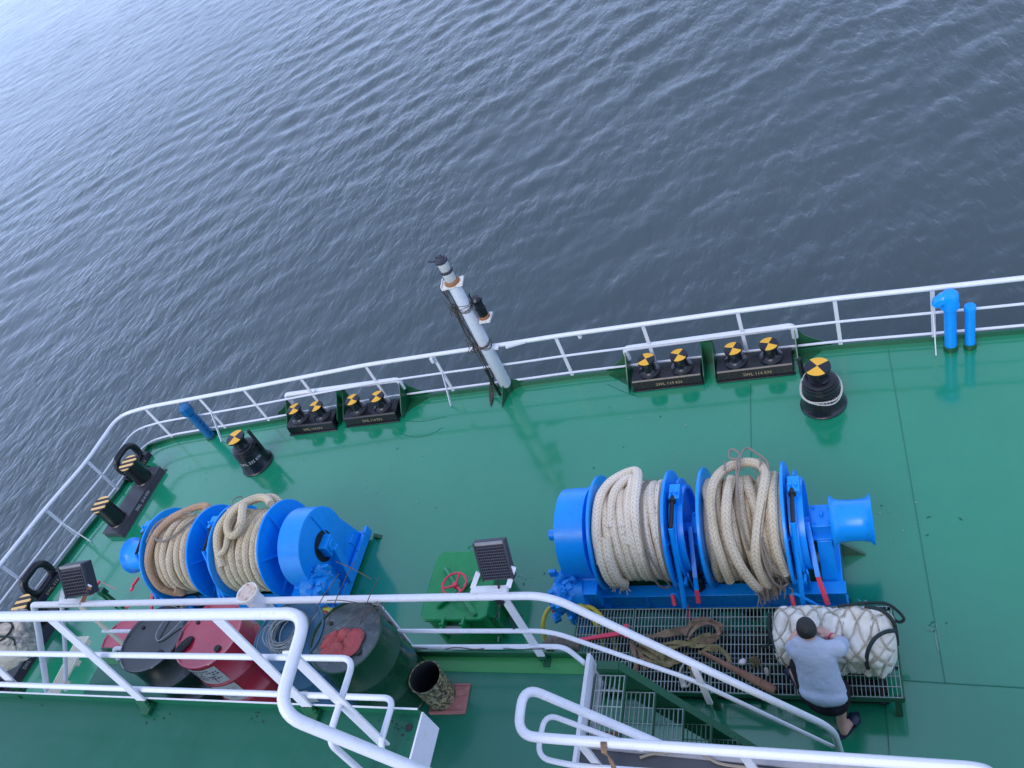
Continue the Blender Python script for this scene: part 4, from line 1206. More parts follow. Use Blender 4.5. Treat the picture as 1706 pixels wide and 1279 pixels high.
# ================================================================== MEZZANINE RAILING (aft edge, with stair handrail)
def mezz_rail():
    RY = 2.69
    t = thing('mezzanine_railing', 'white three-bar railing behind the oil drums, its rails sloping down as stair handrail', 'railing', (-4.5, RY, MZ))
    pl = on(60, 1009, 3.45); pr = on(905, 991, 3.45)
    y0 = (pl.y+pr.y)/2; y0 = RY
    p_end = onY(1388, 1214, RY-.02); p_e2 = onY(1396, 1250, RY-.02)
    l0 = onY(62, 1009, RY); r0 = onY(912, 991, RY)
    post_dn = Vector((p_end.x+.01, RY-.02, p_end.z-.45))
    lf = on(66, 1060, 3.05); lf2 = on(78, 1150, 2.5)
    pth = [Vector((l0.x, RY, 3.45)), Vector((r0.x, RY, 3.45)), p_end, post_dn]
    left = [Vector((l0.x+.06, RY-.28, 2.62)), Vector((l0.x, RY-.02, 3.30))]
    part('top_rail', MB().tube(fillet(left[:0]+pth, .16, 6), .0275, 12), WHITE, t)
    part('end_post', MB().tube(fillet([pth[0], pth[0]+Vector((-.03, 0, 0)), on(64, 1050, 3.15), on(80, 1160, 2.45)], .06, 5), .0275, 12), WHITE, t)
    part('end_post', MB().tube([onY(103, 1006, RY), on(108, 1070, 2.9), on(110, 1150, 2.5)], .020, 10), WHITE, t)
    m0 = onY(160, 1043, RY); m1 = onY(905, 1034, RY); m2 = onY(1155, 1133, RY-.02); m3 = onY(1388, 1244, RY-.02)
    mp = [Vector((m0.x, RY, 2.97)), Vector((m1.x, RY, 2.97)), m2, m3]
    part('middle_rail', MB().tube(fillet(mp, .14, 6), .017, 10), WHITE, t)
    q0 = onY(186, 1078, RY); q1 = onY(952, 1076, RY)
    zz = (q0.z+q1.z)/2; zb = MZ+.14
    a = onY(190, 1080, RY); b = onY(940, 1077, RY)
    lp = fillet([Vector((a.x-.02, RY-.05, MZ+.02)), Vector((a.x-.02, RY, a.z)), Vector((b.x, RY, b.z)), Vector((b.x+.10, RY-.02, MZ+.0))], .08, 6)
    part('lower_rail', MB().tube(lp, .019, 10), WHITE, t)
    for tx, bxx, mat in (((838, 993), (907, 1100), WHITE), ((621, 998), (693, 1087), WHITE), ((126, 1003), (226, 1090), CREAM), ((426, 1000), (500, 1090), WHITE)):
        top = onY(tx[0], tx[1], RY); bot = on(bxx[0], bxx[1], MZ)
        p = part('post', MB().bar(Vector((bot.x, bot.y, MZ+.07)), top, .060, .014, (0, 1, 0)), mat, t)
        st = MB(); st.bar(Vector((bot.x+.003, bot.y, MZ)), Vector((bot.x, bot.y, MZ+.075)), .066, .02, (0, 1, 0)); st.box((bot.x+.03, bot.y-.02, MZ+.012), (.05, .07, .02))
        obj('post_foot', st, DKGREEN, p, off=Vector(t.location))
    top = onY(1157, 1112, RY-.02); bot = onY(1183, 1172, RY-.02)
    part('stanchion', MB().bar(top, bot, .045, .014, (0, 1, 0)), WHITE, t)
    rp = MB()
    for f in (.08, .35, .62, .8): rp.tube(smooth_path([Vector((b.x+(a.x-b.x)*(f*.4)+dx, RY-.022-.004*math.sin(i*2), b.z+.012*math.sin(i*1.7+f*9))) for i, dx in enumerate((0, -.08, -.18, -.26, -.33))], 4), .004, 5)
    part('binding_wire', rp, CABLE, t)
mezz_rail()

# near side of the stair: guard rail looping into the second handrail
def near_rail():
    t = thing('guard_rail', 'white guard rail along the bottom edge, looping into the near stair handrail', 'railing', (-.6, 1.73, MZ))
    z = 3.45
    lo = [on(1760, 1293, z), on(1650, 1281, z), on(1300, 1254, z), on(920, 1232, z), on(868, 1226, z), on(868, 1148, z), on(905, 1156, z)]
    c4, c5 = on(862, 1225, z), on(872, 1143, z)
    h = c5.y; e = onY(1095, 1238, h); dd = (e-c5).normalized()
    path = [on(1648, 1330, z-.45), on(1655, 1281, z), on(925, 1231, z), c4, c5, e+dd*.06]
    part('top_rail', MB().tube(fillet(path, .13, 7), .030, 12), WHITE, t)
    z2 = 3.03
    d4, d5 = on(894, 1262, z2), on(908, 1188, z2)
    e2 = onY(1010, 1226, d5.y); dd2 = (e2-d5).normalized()
    path = [on(1700, 1330, z2), on(960, 1276, z2), d4, d5, e2+dd2*.3]
    part('middle_rail', MB().tube(fillet(path, .10, 7), .018, 10), WHITE, t)
    for tp, bt in (((968, 1240), (1010, 1292)), ((1240, 1258), (1268, 1300))):
        a = on(*tp, z-.01); b = on(*bt, MZ+.2); d = (b-a)
        part('post', MB().bar(a, a+d*1.2, .055, .014, (0, 1, 0)), WHITE, t)
    a = on(1008, 1242, z); m = MB()
    m.ribbon([a+Vector((0, .035, .0)), a+Vector((0, .0, .036)), a+Vector((0, -.04, 0)), on(1016, 1262, z-.12), on(1028, 1292, z-.3)], .035, .006)
    part('tie_strap', m, SLING, t)
near_rail()

# ================================================================== UPPER DECK RAILING (nearest)
def upper_rail():
    t = thing('upper_railing', 'thick white railing nearest the camera, bending into a descending stair handrail', 'railing', (-3.5, U_Y, UZ))
    z = UZ+.88
    a = on(470, 1022, z); RY = a.y
    A = onY(-260, 1030, RY); 
    B = onY(520, 1023, RY); B.z = z; A.z = z
    Cc = on(462, 1187, z); 
    B.x = on(508, 1030, z).x
    D = onY(700, 1284, Cc.y); dd = (D-Cc).normalized()
    path = [Vector((A.x, RY, z)), Vector((B.x, RY, z)), Cc, D+dd*.8]
    part('top_rail', MB().tube(fillet(path, .12, 8), .0285, 16), WHITE, t)
    z2 = UZ+.44
    R2 = on(400, 1094, z2).y
    b = on(590, 1097, z2); c = on(546, 1235, z2); d = onY(600, 1283, c.y); d2 = (d-c).normalized()
    a2 = onY(-260, 1095, R2)
    part('middle_rail', MB().tube(fillet([Vector((a2.x, R2, z2)), Vector((b.x, R2, z2)), c, d+d2*.8], .075, 7), .0165, 12), WHITE, t)
    z3 = UZ+.12
    R3 = on(400, 1154, z3).y
    b = on(655, 1167, z3); c = on(632, 1245, z3)
    a3 = on(-260, 1140, z3)
    part('lower_rail', MB().tube(fillet([Vector((a3.x, R3, z3)), Vector((b.x, R3, z3)), c, Vector((c.x, c.y-.02, UZ))], .06, 7), .0165, 12), WHITE, t)
    for tx, bt in (((84, 1030), (236, 1166)), ((-62, 1030), (18, 1146-18)), ((362, 1030), (512, 1176)), ((480, 1085), (640, 1240))):
        if tx[0] == -62: top = onY(-90, 1030, RY); bot = on(22, 1138, UZ+.07)
        else: top = on(tx[0], tx[1], z-.01); bot = on(bt[0], bt[1], UZ+.06)
        p = part('post', MB().bar(bot, top, .074, .014, (0, 1, 0)), WHITE, t, bevel=.004)
        if tx[0] != 480:
            s = MB(); s.bar(Vector((bot.x+.012, bot.y-.03, UZ)), bot+Vector((0, -.005, -.001)), .080, .022, (0, 1, 0))
            s.box((bot.x+.035, bot.y-.035, UZ+.016), (.06, .07, .03)); s.cyl((bot.x+.05, bot.y-.02, UZ+.03), (bot.x+.05, bot.y-.02, UZ+.05), .01, 6)
            obj('post_foot', s, DKGREEN, p, off=Vector(t.location))
upper_rail()
def loc(t, v):
    return Matrix.Rotation(-t.rotation_euler.z, 3, 'Z') @ (Vector(v)-Vector(t.location))
# ================================================================== OIL DRUMS ON THE MEZZANINE
DH, DR = .87, .285
def drum(px, py, body, lid, label, z0=MZ, group='steel drums standing in a row'):
    c = on(px, py, z0+DH)
    t = thing('oil_drum', label, 'drum', (c.x, c.y, z0), 0, group)
    prof = [(DR-.006, 0), (DR+.008, .006), (DR+.008, .018), (DR-.004, .03)]
    for h in (.285, .575): prof += [(DR-.004, h-.03), (DR+.012, h-.006), (DR+.012, h+.006), (DR-.004, h+.03)]
    prof += [(DR-.004, DH-.025), (DR+.008, DH-.014), (DR+.010, DH-.004), (DR+.004, DH), (DR-.006, DH-.002), (DR-.010, DH-.012)]
    obj('drum_body', MB().lathe(prof, n=56, cap=False), body, t)
    l = obj('drum_lid', MB().lathe([(DR-.010, DH-.013), (DR-.03, DH-.016), (.12, DH-.013), (.0001, DH-.012)], n=56, cap=False), lid, t)
    obj('bung', MB().lathe([(.028, DH-.015), (.028, DH-.002), (.018, DH)], (.15, -.12, 0), n=16), BLACKM, l)
    obj('bung', MB().lathe([(.016, DH-.015), (.016, DH-.004)], (-.17, .10, 0), n=12), BLACKM, l)
    return t, Vector((c.x, c.y, z0+DH-.012))
dk, kc = drum(253, 1063, TUBBLACK, TUBBLACK, 'glossy black drum with a wire looped over its lid')
dr_, rc = drum(347, 1055, TUBRED, TUBRED, 'red drum with a white label on its side and a dark glove on its lid')
db, bc = drum(480, 1056, TUBBLUE, TUBBLUE, 'blue drum with a coil of grey wire lying on its lid')
dg, gc = drum(575, 1058, TUBGREEN, LIDGREY, 'dark green drum with a grey lid and a crumpled red rag on it')
drum(203, 1062, TUBRED, TUBRED, 'red drum standing down on the main deck, behind the black one', 0.0)
# label on the red drum
LB = MB(); DB = [MB(), MB()]
def lab(a0, a1, z0, z1, r, m, n=14):
    vs = []
    for i in range(n+1):
        a = a0+(a1-a0)*i/n
        for z in (z0, z1): vs.append((r*math.cos(a), r*math.sin(a), z))
    m.add(vs, [(2*i, 2*i+2, 2*i+3, 2*i+1) for i in range(n)])
LA0, LA1 = rad(-112), rad(-58)
lab(LA0, LA1, .60, .82, DR+.0005, LB); lab(LA0, LA1, .31, .55, DR+.0005, LB)
lo = obj('paper_label', LB, LABELW, dr_)
rr = random.Random(6); tx = MB()
for row, z in enumerate((.785, .755, .725, .695, .665, .50, .475, .45, .425, .40, .37)):
    a = LA0+.05
    while a < LA1-.08:
        w_ = rr.uniform(.02, .09)
        if rr.random() < .8: lab(a, a+w_, z, z+(.014 if row < 5 else .005), DR+.0022, tx, 2)
        a += w_+rr.uniform(.015, .04)
lab(rad(-76), rad(-74.5), .62, .70, DR+.0024, tx, 1); lab(rad(-82), rad(-69), .70, .708, DR+.0024, tx, 3)
obj('label_print', tx, INK, lo)
lb = MB(); lab(rad(-122), rad(-75), .34, .53, DR+.0005, lb)
obj('paper_label', lb, LABELW, db)
# things lying on the lids
m = MB(); rr = random.Random(9)
for i in range(26):
    R0 = rr.uniform(.11, .17); cx, cy = rr.gauss(0, .02), rr.gauss(0, .02); e = rr.uniform(.8, 1.15)
    m.tube([bc+Vector((cx+R0*e*math.cos(6.283*k/30), cy+R0*math.sin(6.283*k/30)*1.05, .006+i*.0028+.006*math.sin(k*.7+i))) for k in range(30)], .004, 5, closed=True)
for i in range(6):
    a = rr.uniform(0, 6.28); m.tube(smooth_path([bc+Vector((.13*math.cos(a), .13*math.sin(a), .05)), bc+Vector((.2*math.cos(a+.4), .2*math.sin(a+.4), .07)), bc+Vector((.26*math.cos(a+.9), .26*math.sin(a+.9), .02)), bc+Vector((.30*math.cos(a+1.1), .30*math.sin(a+1.1), -.12))], 5), .0035, 5)
single('wire_coil', m, WIREM, 'tangled coil of grey wire lying on the blue drum', 'wire coil', bc)
def crumple(nm, c, sx, sy, h, mat, label, cat, seed, rot=0, n=26):
    rr = random.Random(seed); m = MB(); vs = []; ca, sa = math.cos(rot), math.sin(rot)
    for i in range(n+1):
        for j in range(n+1):
            u, v = i/n*2-1, j/n*2-1
            k = 1+.28*mnoise.noise(Vector((math.atan2(v, u)*1.4, seed, 0)))
            x, y = u*sx*k*math.sqrt(1-v*v*.45), v*sy*k*math.sqrt(1-u*u*.45)
            z = h*(.18+.9*abs(mnoise.noise(Vector((x*9, y*9, seed)))*1.5)+.45*abs(mnoise.noise(Vector((x*24+y*9, y*20, seed+3.3)))))*(1-max(abs(u), abs(v))**4*.9)
            vs.append(c+Vector((x*ca-y*sa, x*sa+y*ca, z+.006)))
    m.add(vs, [(i*(n+1)+j, (i+1)*(n+1)+j, (i+1)*(n+1)+j+1, i*(n+1)+j+1) for i in range(n) for j in range(n)])
    o = single(nm, m, mat, label, cat, c, sharp=70)
    s = o.modifiers.new('thickness', 'SOLIDIFY'); s.thickness = .005; s.offset = 1
    return o
crumple('rag', gc+Vector((-.0, -.06, .0)), .17, .115, .075, RAG, 'crumpled faded red rag on the grey lid of the green drum', 'rag', 3, .25)
crumple('glove', rc+Vector((-.19, -.11, 0)), .035, .10, .06, BLACKM, 'small dark glove lying near the rim of the red drum lid', 'glove', 5, -.5, 14)
m = MB(); m.tube(smooth_path([kc+Vector(q) for q in ((.06, .24, .02), (.04, .05, .03), (.07, -.02, .012), (.12, .0, .012), (.18, .07, .014), (.25, .16, .03))], 5), .005, 6)
single('bent_wire', m, WIREM, 'thin wire bent in a hook across the black drum lid', 'wire', kc)
# open wire frame standing over the green drum
m = MB(); rr = random.Random(12)
for i in range(9):
    a = on(640+rr.uniform(-8, 8), 985+rr.uniform(-14, 24), 3.45); b = gc+Vector((rr.uniform(-.2, .3), rr.uniform(-.1, .25), .02))
    m.tube(smooth_path([a, (a+b)/2+Vector((rr.gauss(0, .04), rr.gauss(0, .03), rr.uniform(-.02, .06))), b], 6), .0028, 4)
for (p, q, z0, z1) in (((590, 935), (545, 1040), 3.75, 3.42), ((620, 965), (560, 935), 3.72, 3.75), ((565, 955), (515, 1040), 3.7, 3.42), ((632, 960), (600, 1040), 3.7, 3.4), ((545, 1000), (600, 1005), 3.55, 3.55)):
    m.tube(smooth_path([on(*p, z0), (on(*p, z0)+on(*q, z1))/2+Vector((0, 0, .02)), on(*q, z1)], 5), .0035, 5)
single('wire_tangle', m, CABLE, 'dark bent wires strung from the white rail over the green drum', 'wire', gc)

# bucket on its board
bb = on(729, 1172, MZ)
def bucket():
    c = on(708, 1128, MZ+.34)
    base = Vector((c.x, c.y, MZ))
    t = thing('paint_bucket', 'paint-crusted open bucket standing on a board beside the green drum', 'bucket', (base.x, base.y, MZ+.03))
    r = .125
    obj('bucket_body', MB().lathe([(r*.93, 0), (r*.96, .05), (r*.985, .20), (r, .30), (r+.006, .305), (r+.006, .315), (r-.004, .315)], n=40, cap=False), BUCKETM, t)
    obj('bucket_inside', MB().lathe([(r-.004, .313), (r-.008, .30), (r*.9, .03), (.0001, .03)], n=40, cap=False), BLACKM, t)
    return base
bk = bucket()
c = on(760, 1168, MZ)
m = MB(); R = Matrix.Rotation(rad(3), 3, 'Z')
m.box(c+Vector((-.05, .01, .014)), (.30, .23, .026), R)
m.box(c+Vector((.028, .055, .0305)), (.11, .05, .006), Matrix.Rotation(.2, 3, 'Z'))
for dy in (-.105, .105): m.box(c+Vector((-.05, .01+dy, .031)), (.28, .012, .007), R)
single('board', m, CARD, 'pinkish-brown worn board lying under the bucket', 'board', c, bevel=.003)

# rusty-flanged standpipe in front of the railing
q = on(411, 987, MZ+1.12); m = MB()
b_ = Vector((q.x, q.y, MZ))
t = thing('standpipe', 'white standpipe with a rusty round blank flange on top', 'pipe', b_)
part('pipe_tube', MB().cyl(b_, b_+Vector((0, 0, 1.10)), .066, 24), WHITE, t)
m = MB(); m.cyl(b_+Vector((0, 0, 1.095)), b_+Vector((0, 0, 1.122)), .088, 28)
m.mi = 1; m.cyl(b_+Vector((0.003, 0, 1.122)), b_+Vector((0.003, 0, 1.1245)), .076, 28)
for k in range(4): m.cyl(b_+Vector((.066*math.cos(k*1.571+.4), .066*math.sin(k*1.571+.4), 1.123)), b_+Vector((.066*math.cos(k*1.571+.4), .066*math.sin(k*1.571+.4), 1.134)), .009, 6)
part('flange', m, [WHITE_RUST, FLANGE], t)

# ================================================================== FLOODLIGHTS
def flood(ll, lr, ul, ur, zl, zu, br0, br1, label, thick, fins, rusty):
    a, b, c, d = on(*ll, zl), on(*lr, zl), on(*ur, zu), on(*ul, zu)
    ctr = (a+b+c+d)/4
    X = ((b-a)+(c-d)).normalized(); Y = ((d-a)+(c-b)); Y = (Y-X*Y.dot(X)).normalized(); Z = X.cross(Y)
    if Z.z < 0: Z = -Z
    wdt = ((b-a).length+(c-d).length)/2; hgt = ((d-a).length+(c-b).length)/2
    M = Matrix((X, Y, Z)).transposed()
    t = thing('floodlight', label, 'floodlight', ctr, 0, 'floodlights clamped to the mezzanine railing')
    m = MB(); m.box(ctr-Z*thick/2, (wdt, hgt, thick), M)
    for s in (-1, 1): m.box(ctr+X*s*(wdt/2-.008)+Z*.008, (.016, hgt, .018), M)
    h = part('housing', m, HOUSING, t, bevel=.008)
    f = MB(); n = fins
    for k in range(n):
        y = -hgt*.44+hgt*.80*k/(n-1); f.box(ctr+Y*y+Z*.007, (wdt-.04, hgt*.025, .014), M)
    if fins > 8:
        for k in range(14): f.box(ctr+X*(-wdt*.42+wdt*.84*k/13)+Y*(-.02)+Z*.004, (.005, hgt*.78, .012), M)
    obj('cooling_fins', f, HOUSING, h, off=Vector(t.location))
    e = MB(); e.box(ctr+Y*(hgt*.455)+Z*.003, (wdt-.03, hgt*.075, .008), M); obj('top_strip', e, STEEL, h, off=Vector(t.location))
    m = MB(); p0, p1 = on(*br0, 3.475), on(*br1, 3.475)
    m.bar(p0, p1, .05, .035); m.bar(p0+Vector((0, .02, .0)), ctr-X*(wdt/2+.014)-Y*hgt*.25, .012, .035, X); m.bar(p1+Vector((0, .02, 0)), ctr+X*(wdt/2+.014)-Y*hgt*.2, .012, .035, X)
    part('bracket', m, WHITE, t)
    if rusty:
        m = MB(); m.bar(ctr+X*(wdt/2+.01)-Y*hgt*.25, p1+Vector((.03, 0, .02)), .03, .03); part('rusty_clamp', m, RUST, t)
    else:
        q = on(836, 1000, 3.4); m = MB()
        m.tube(smooth_path([ctr-Y*hgt*.45, q+Vector((0, .03, .05)), on(850, 1020, 3.2), on(853, 1040, 3.05), on(862, 1055, 2.9)], 5), .008, 6)
        m.tube(smooth_path([q, on(830, 1020, 3.0), on(822, 1035, 2.7)], 4), .006, 6)
        m.box(on(833, 998, 3.42), (.05, .05, .06)); part('cable', m, BLACKM, t)
flood((803, 969), (853, 964), (788, 904), (845, 899), 3.55, 3.80, (786, 984), (846, 982), 'large dark floodlight panel on white bracket above the red handwheel', .05, 12, False)
flood((107, 998), (148, 991), (101, 944), (141, 938), 3.56, 3.78, (100, 1003), (136, 1003), 'small dark finned floodlight with rusty clamp at left end of railing', .10, 9, True)

# ================================================================== NETTED BUNDLES
def bundle(label, c, L, W, H, ang, seed, mat, ropecol, dents=1.0):
    t = thing('netted_bundle', label, 'bundle', c, ang, 'white canvas bundles tied up in rope nets')
    def S(u, v, off=0.0):                               # u round the section, v along
        v2 = max(-1, min(1, v)); cu, su = math.cos(u), math.sin(u)
        e = .62
        sq = lambda q: math.copysign(abs(q)**e, q)
        taper = (1-abs(v2)**7)**.42 if abs(v2) < 1 else 0
        x = v*L/2; y = sq(cu)*W/2*taper; z = sq(su)*H/2*taper
        nn = mnoise.noise(Vector((x*3.1+seed, y*3.4, z*3.4)))*.07+abs(mnoise.noise(Vector((x*9+seed, y*9, z*9))))*.045*dents-.01+mnoise.noise(Vector((x*19, y*19+seed, z*19)))*.008*dents
        k = 1+(nn+off)/max(.08, math.hypot(y, z)) if taper > .05 else 1
        return Vector((x, y*k, max(.004, z*k+H/2-.006)))
    def pinch(u, v):                                    # quilted between the cords
        a = (v*3.6+u*1.6/math.pi*2); b = (v*3.6-u*1.6/math.pi*2)
        f = min(abs(a-round(a)), abs(b-round(b)))
        return .020*min(1, f*4.5)-.006
    m = MB(); nu, nv = 96, 120; vs = []
    for j in range(nv+1):
        v = -1+2*j/nv; v = math.copysign(1-(1-abs(v))**1.4, v)
        for i in range(nu):
            u = 6.28319*i/nu; vs.append(S(u, v, pinch(u, v)))
    m.add(vs, [(j*nu+i, j*nu+(i+1) % nu, (j+1)*nu+(i+1) % nu, (j+1)*nu+i) for j in range(nv) for i in range(nu)])
    m.f = [tuple(reversed(f)) for f in m.f]
    obj('canvas', m, mat, t, sharp=80)
    net = MB()
    for s in (-1, 1):
        for k in range(-9, 10):
            pts = []
            for q in range(61):
                v = -.97+1.94*q/60
                u = s*(k-v*3.6)*math.pi/3.2+.22*mnoise.noise(Vector((v*2.1, k*.9+s*4, seed)))
                if -.25 < u < 3.4: pts.append(S(u, v, .006))
                elif len(pts) > 3: net.tube(pts, .0062, 6); pts = []
                else: pts = []
            if len(pts) > 3: net.tube(pts, .0085, 6)
    rr = random.Random(seed)
    for k in range(4):
        v = -.7+.45*k; net.tube([S(u, v+.03*math.sin(u*5+k), .005) for u in np.linspace(-.1, 3.2, 24)], .006, 5)
    obj('net', net, NET, t)
    return t, S
b0 = on(1290, 1052, PZ+.2); b1 = on(1492, 1068, PZ+.2)
bl = (b1-b0).length; bang = math.atan2((b1-b0).y, (b1-b0).x)
bm = (b0+b1)/2
t, S = bundle('clean white canvas bundle in a rope net on the platform, before the crouching person', (bm.x, bm.y-.02, PZ), bl*1.02, .52, .42, bang, 4, BUNDLE, DARKROPE)
m = MB()
m.tube(smooth_path([S(2.9, -.90, .02), S(2.2, -.97, .03), S(1.6, -.98, .03)+Vector((-.03, 0, .02)), S(.9, -.97, .03)+Vector((-.04, 0, -.02)), S(.3, -1, .03)+Vector((-.05, -.05, -.1)), S(-.2, -1, .0)+Vector((-.12, -.08, -.12))], 6), .014, 8, vs=1)
obj('tie_rope', m, DARKROPE, t)
def wp(*pts): return smooth_path([loc(t, on(x, y, z)) for x, y, z in pts], 6)
m = MB()
m.tube(wp((1395, 1010, .80), (1425, 1006, .83), (1455, 1004, .82), (1478, 1006, .74), (1496, 1018, .64), (1506, 1031, .58), (1497, 1036, .56), (1484, 1026, .66), (1472, 1012, .76)), .014, 8)
m.tube(wp((1440, 1010, .92), (1468, 1016, .90), (1487, 1034, .82), (1493, 1054, .70), (1495, 1074, .58)), .017, 8)
m.tube(wp((1492, 1050, .80), (1474, 1053, .88), (1457, 1064, .92), (1446, 1084, .86), (1444, 1104, .72), (1446, 1113, .60)), .018, 8)
obj('carry_rope', m, DARKROPE, t)
m = MB(); rr = random.Random(2)
c_ = S(1.75, -.02, .01)
for i in range(8): m.tube(smooth_path([c_+Vector((rr.gauss(0, .06), rr.gauss(0, .03), .01)) for _ in range(4)], 4), .009, 6)
obj('net_knot', m, NET, t)
c2 = on(28, 1066, .50)
t, S = bundle('dirty grey-white canvas bundle slumped over the far-left bollards', (c2.x, c2.y, .36), .80, .52, .40, -.9, 9, BUNDLE2, DARKROPE, 2.2)
m = MB(); m.tube(smooth_path([S(2.6, -.3, .02), S(2.0, -.5, .03), S(1.5, -.3, .03), S(1.2, .1, .03), S(1.5, .4, .02), S(2.3, .4, .02)], 6), .016, 8)
m.tube(smooth_path([S(1.0, .9, .02), S(1.2, .6, .03), S(1.7, .2, .03), S(2.4, .1, .02)], 6), .014, 8)
obj('carry_rope', m, DARKROPE, t)

# ================================================================== LITTER ON THE PLATFORM
def up_(px, py, dz=0.0): return on(px, py, PZ+.012+dz)
m = MB()
a, b = up_(1208, 1108, .10), up_(1292, 1152, .03); d = (b-a).normalized(); nrm = Vector((-d.y, d.x, 0)); L = (b-a).length
prof = [(-.45, .022), (-.2, .024), (0, .028), (.35, .035), (.7, .043), (.93, .046), (1.0, .032)]
vs = []
for f, w_ in prof:
    q = a+d*(f*L)
    for k in range(10):
        th = 6.283*k/10; vs.append(q+nrm*(w_*math.cos(th))+Vector((0, 0, .022+.026*math.sin(th))))
n_ = len(prof)
m.add(vs, [(j*10+i, j*10+(i+1) % 10, (j+1)*10+(i+1) % 10, (j+1)*10+i) for j in range(n_-1) for i in range(10)]+[tuple(reversed(range(10))), tuple(range((n_-1)*10, n_*10))])
m.tube([a+d*L*.32+nrm*(.04*math.cos(q))+Vector((0, 0, .022+.032*math.sin(q))) for q in np.linspace(0, 6.283, 16)], .003, 4, closed=True)
m.tube([a+d*L*.72+nrm*(.05*math.cos(q))+Vector((0, 0, .022+.032*math.sin(q))) for q in np.linspace(0, 6.283, 16)], .003, 4, closed=True)
single('timber', m, WOOD, 'reddish-brown rounded timber lying across the grating platform', 'timber', a)
def strap_pile(paths, mat, label, seed, cat='strap'):
    m = MB(); rr = random.Random(seed)
    for pts, wd, z0 in paths:
        P3 = [up_(x, y, z0+rr.uniform(0, .02)) for x, y in pts]
        P3 = smooth_path(P3, 6); tw = [rr.uniform(-.2, .2)+.7*math.sin(i*.45+rr.random()) for i in range(len(P3))]
        m.ribbon(P3, wd, .008, (0, 0, 1), tw)
    return single('lifting_strap', m, mat, label, cat, up_(*paths[0][0][0]))
strap_pile([(((1078, 1062), (1105, 1056), (1135, 1050), (1150, 1040), (1168, 1034), (1188, 1036), (1200, 1046), (1190, 1062), (1165, 1072)), .075, .05),
            (((1140, 1058), (1150, 1042), (1166, 1032), (1185, 1032)), .05, .08), (((1145, 1066), (1156, 1048), (1172, 1038), (1192, 1042), (1198, 1058)), .04, .10),
            (((1052, 1068), (1056, 1084), (1060, 1106), (1058, 1118)), .05, .03), (((1064, 1080), (1072, 1104), (1074, 1116)), .045, .05)],
           SLING, 'brown webbing straps coiled in a loop on the grating platform', 2)
strap_pile([(((1058, 1066), (1085, 1076), (1110, 1080), (1140, 1074), (1170, 1062), (1184, 1056)), .06, .06), (((1062, 1078), (1090, 1092), (1120, 1098), (1146, 1092)), .075, .04),
            (((1060, 1088), (1086, 1100), (1112, 1106), (1140, 1100)), .06, .03), (((1100, 1074), (1130, 1070), (1160, 1076), (1190, 1076), (1210, 1090), (1216, 1104)), .045, .07),
            (((1066, 1070), (1090, 1084), (1108, 1096)), .06, .08), (((1165, 1088), (1180, 1080), (1196, 1082)), .06, .09),
            (((1148, 1110), (1156, 1122), (1150, 1134)), .04, .03)],
           SLING2, 'olive-brown webbing straps heaped below the coiled brown ones', 5)
m = MB(); m.tube(smooth_path([up_(x, y, .03) for x, y in ((1140, 1104), (1133, 1118), (1134, 1134), (1142, 1144), (1150, 1138), (1156, 1124), (1158, 1108))], 6), .010, 7)
m.box(up_(1138, 1138, .025), (.05, .09, .03), Matrix.Rotation(.3, 3, 'Z'))
single('strap_hook', m, BUNDLE2, 'pale looped rope end sticking out from under the straps', 'rope end', up_(1142, 1136))
m = MB(); a, b = up_(952, 1068, .06), up_(1046, 1054, .10)
m.bar(a, b, .035, .025); m.bar(up_(985, 1062, .08), b+Vector((0, .02, 0)), .03, .02); m.bar(up_(1040, 1044, .1), up_(1050, 1056, .1), .05, .03); m.bar(up_(1043, 1040, .12), up_(1043, 1062, .10), .045, .03)
single('crow_bar', m, PINK, 'bright red steel lever bar lying at the left end of the platform', 'lever bar', a)
m = MB(); vs = []
pth = smooth_path([up_(908, 1078, .02), up_(922, 1070, .04), up_(940, 1069, .05), up_(966, 1077, .03)], 6)
m.tube(pth, [.05+.03*math.sin(3.14*i/(len(pth)-1))+.008*math.sin(i*2.1) for i in range(len(pth))], 14)
single('sack_roll', m, SACK, 'grey-brown rolled sack at the corner of the mezzanine and platform', 'sack', up_(935, 1075))
crumple('paper_scrap', up_(1237, 1104), .035, .028, .06, PAPER, 'small white and pink paper scrap on the grating', 'paper', 8, .5, 12)
crumple('paper_scrap', up_(1278, 1120), .018, .04, .05, BUNDLE2, 'small dirty white tissue on the grating near the timber', 'paper', 11, .2, 12)
m = MB(); rr = random.Random(5); c = up_(1254, 1103, .01)
for i in range(26):
    a = rr.uniform(0, 6.28); L = rr.uniform(.02, .07); q = c+Vector((rr.gauss(0, .025), rr.gauss(0, .02), 0)); e = Vector((math.cos(a)*L, math.sin(a)*L, rr.uniform(.0, .03)))
    m.ribbon([q, q+e*.5+Vector((0, 0, .012)), q+e], .010, .002)
single('leaf_scrap', m, LEAF, 'dry brown tuft of leaves beside the paper scrap', 'leaves', c)
c = on(1018, 1226, MZ-.26)
m = MB(); m.box(c, (.13, .06, .03), Matrix.Rotation(.05, 3, 'Z')); m.box(c+Vector((-.03, -.035, .0)), (.05, .02, .02))
single('brick_block', m, RUST, 'small reddish block on the top stair tread', 'block', c, bevel=.004)
m = MB(); z = MZ+.02
m.tube(smooth_path([on(x, y, z) for x, y in ((1066, 1262), (1085, 1256), (1110, 1254), (1140, 1252), (1165, 1254), (1180, 1262), (1200, 1272), (1240, 1278), (1290, 1284))], 6), .010, 8)
single('loose_rope', m, CORD, 'pale rope lying on the grey landing beside the stair', 'rope', on(1120, 1258, MZ))

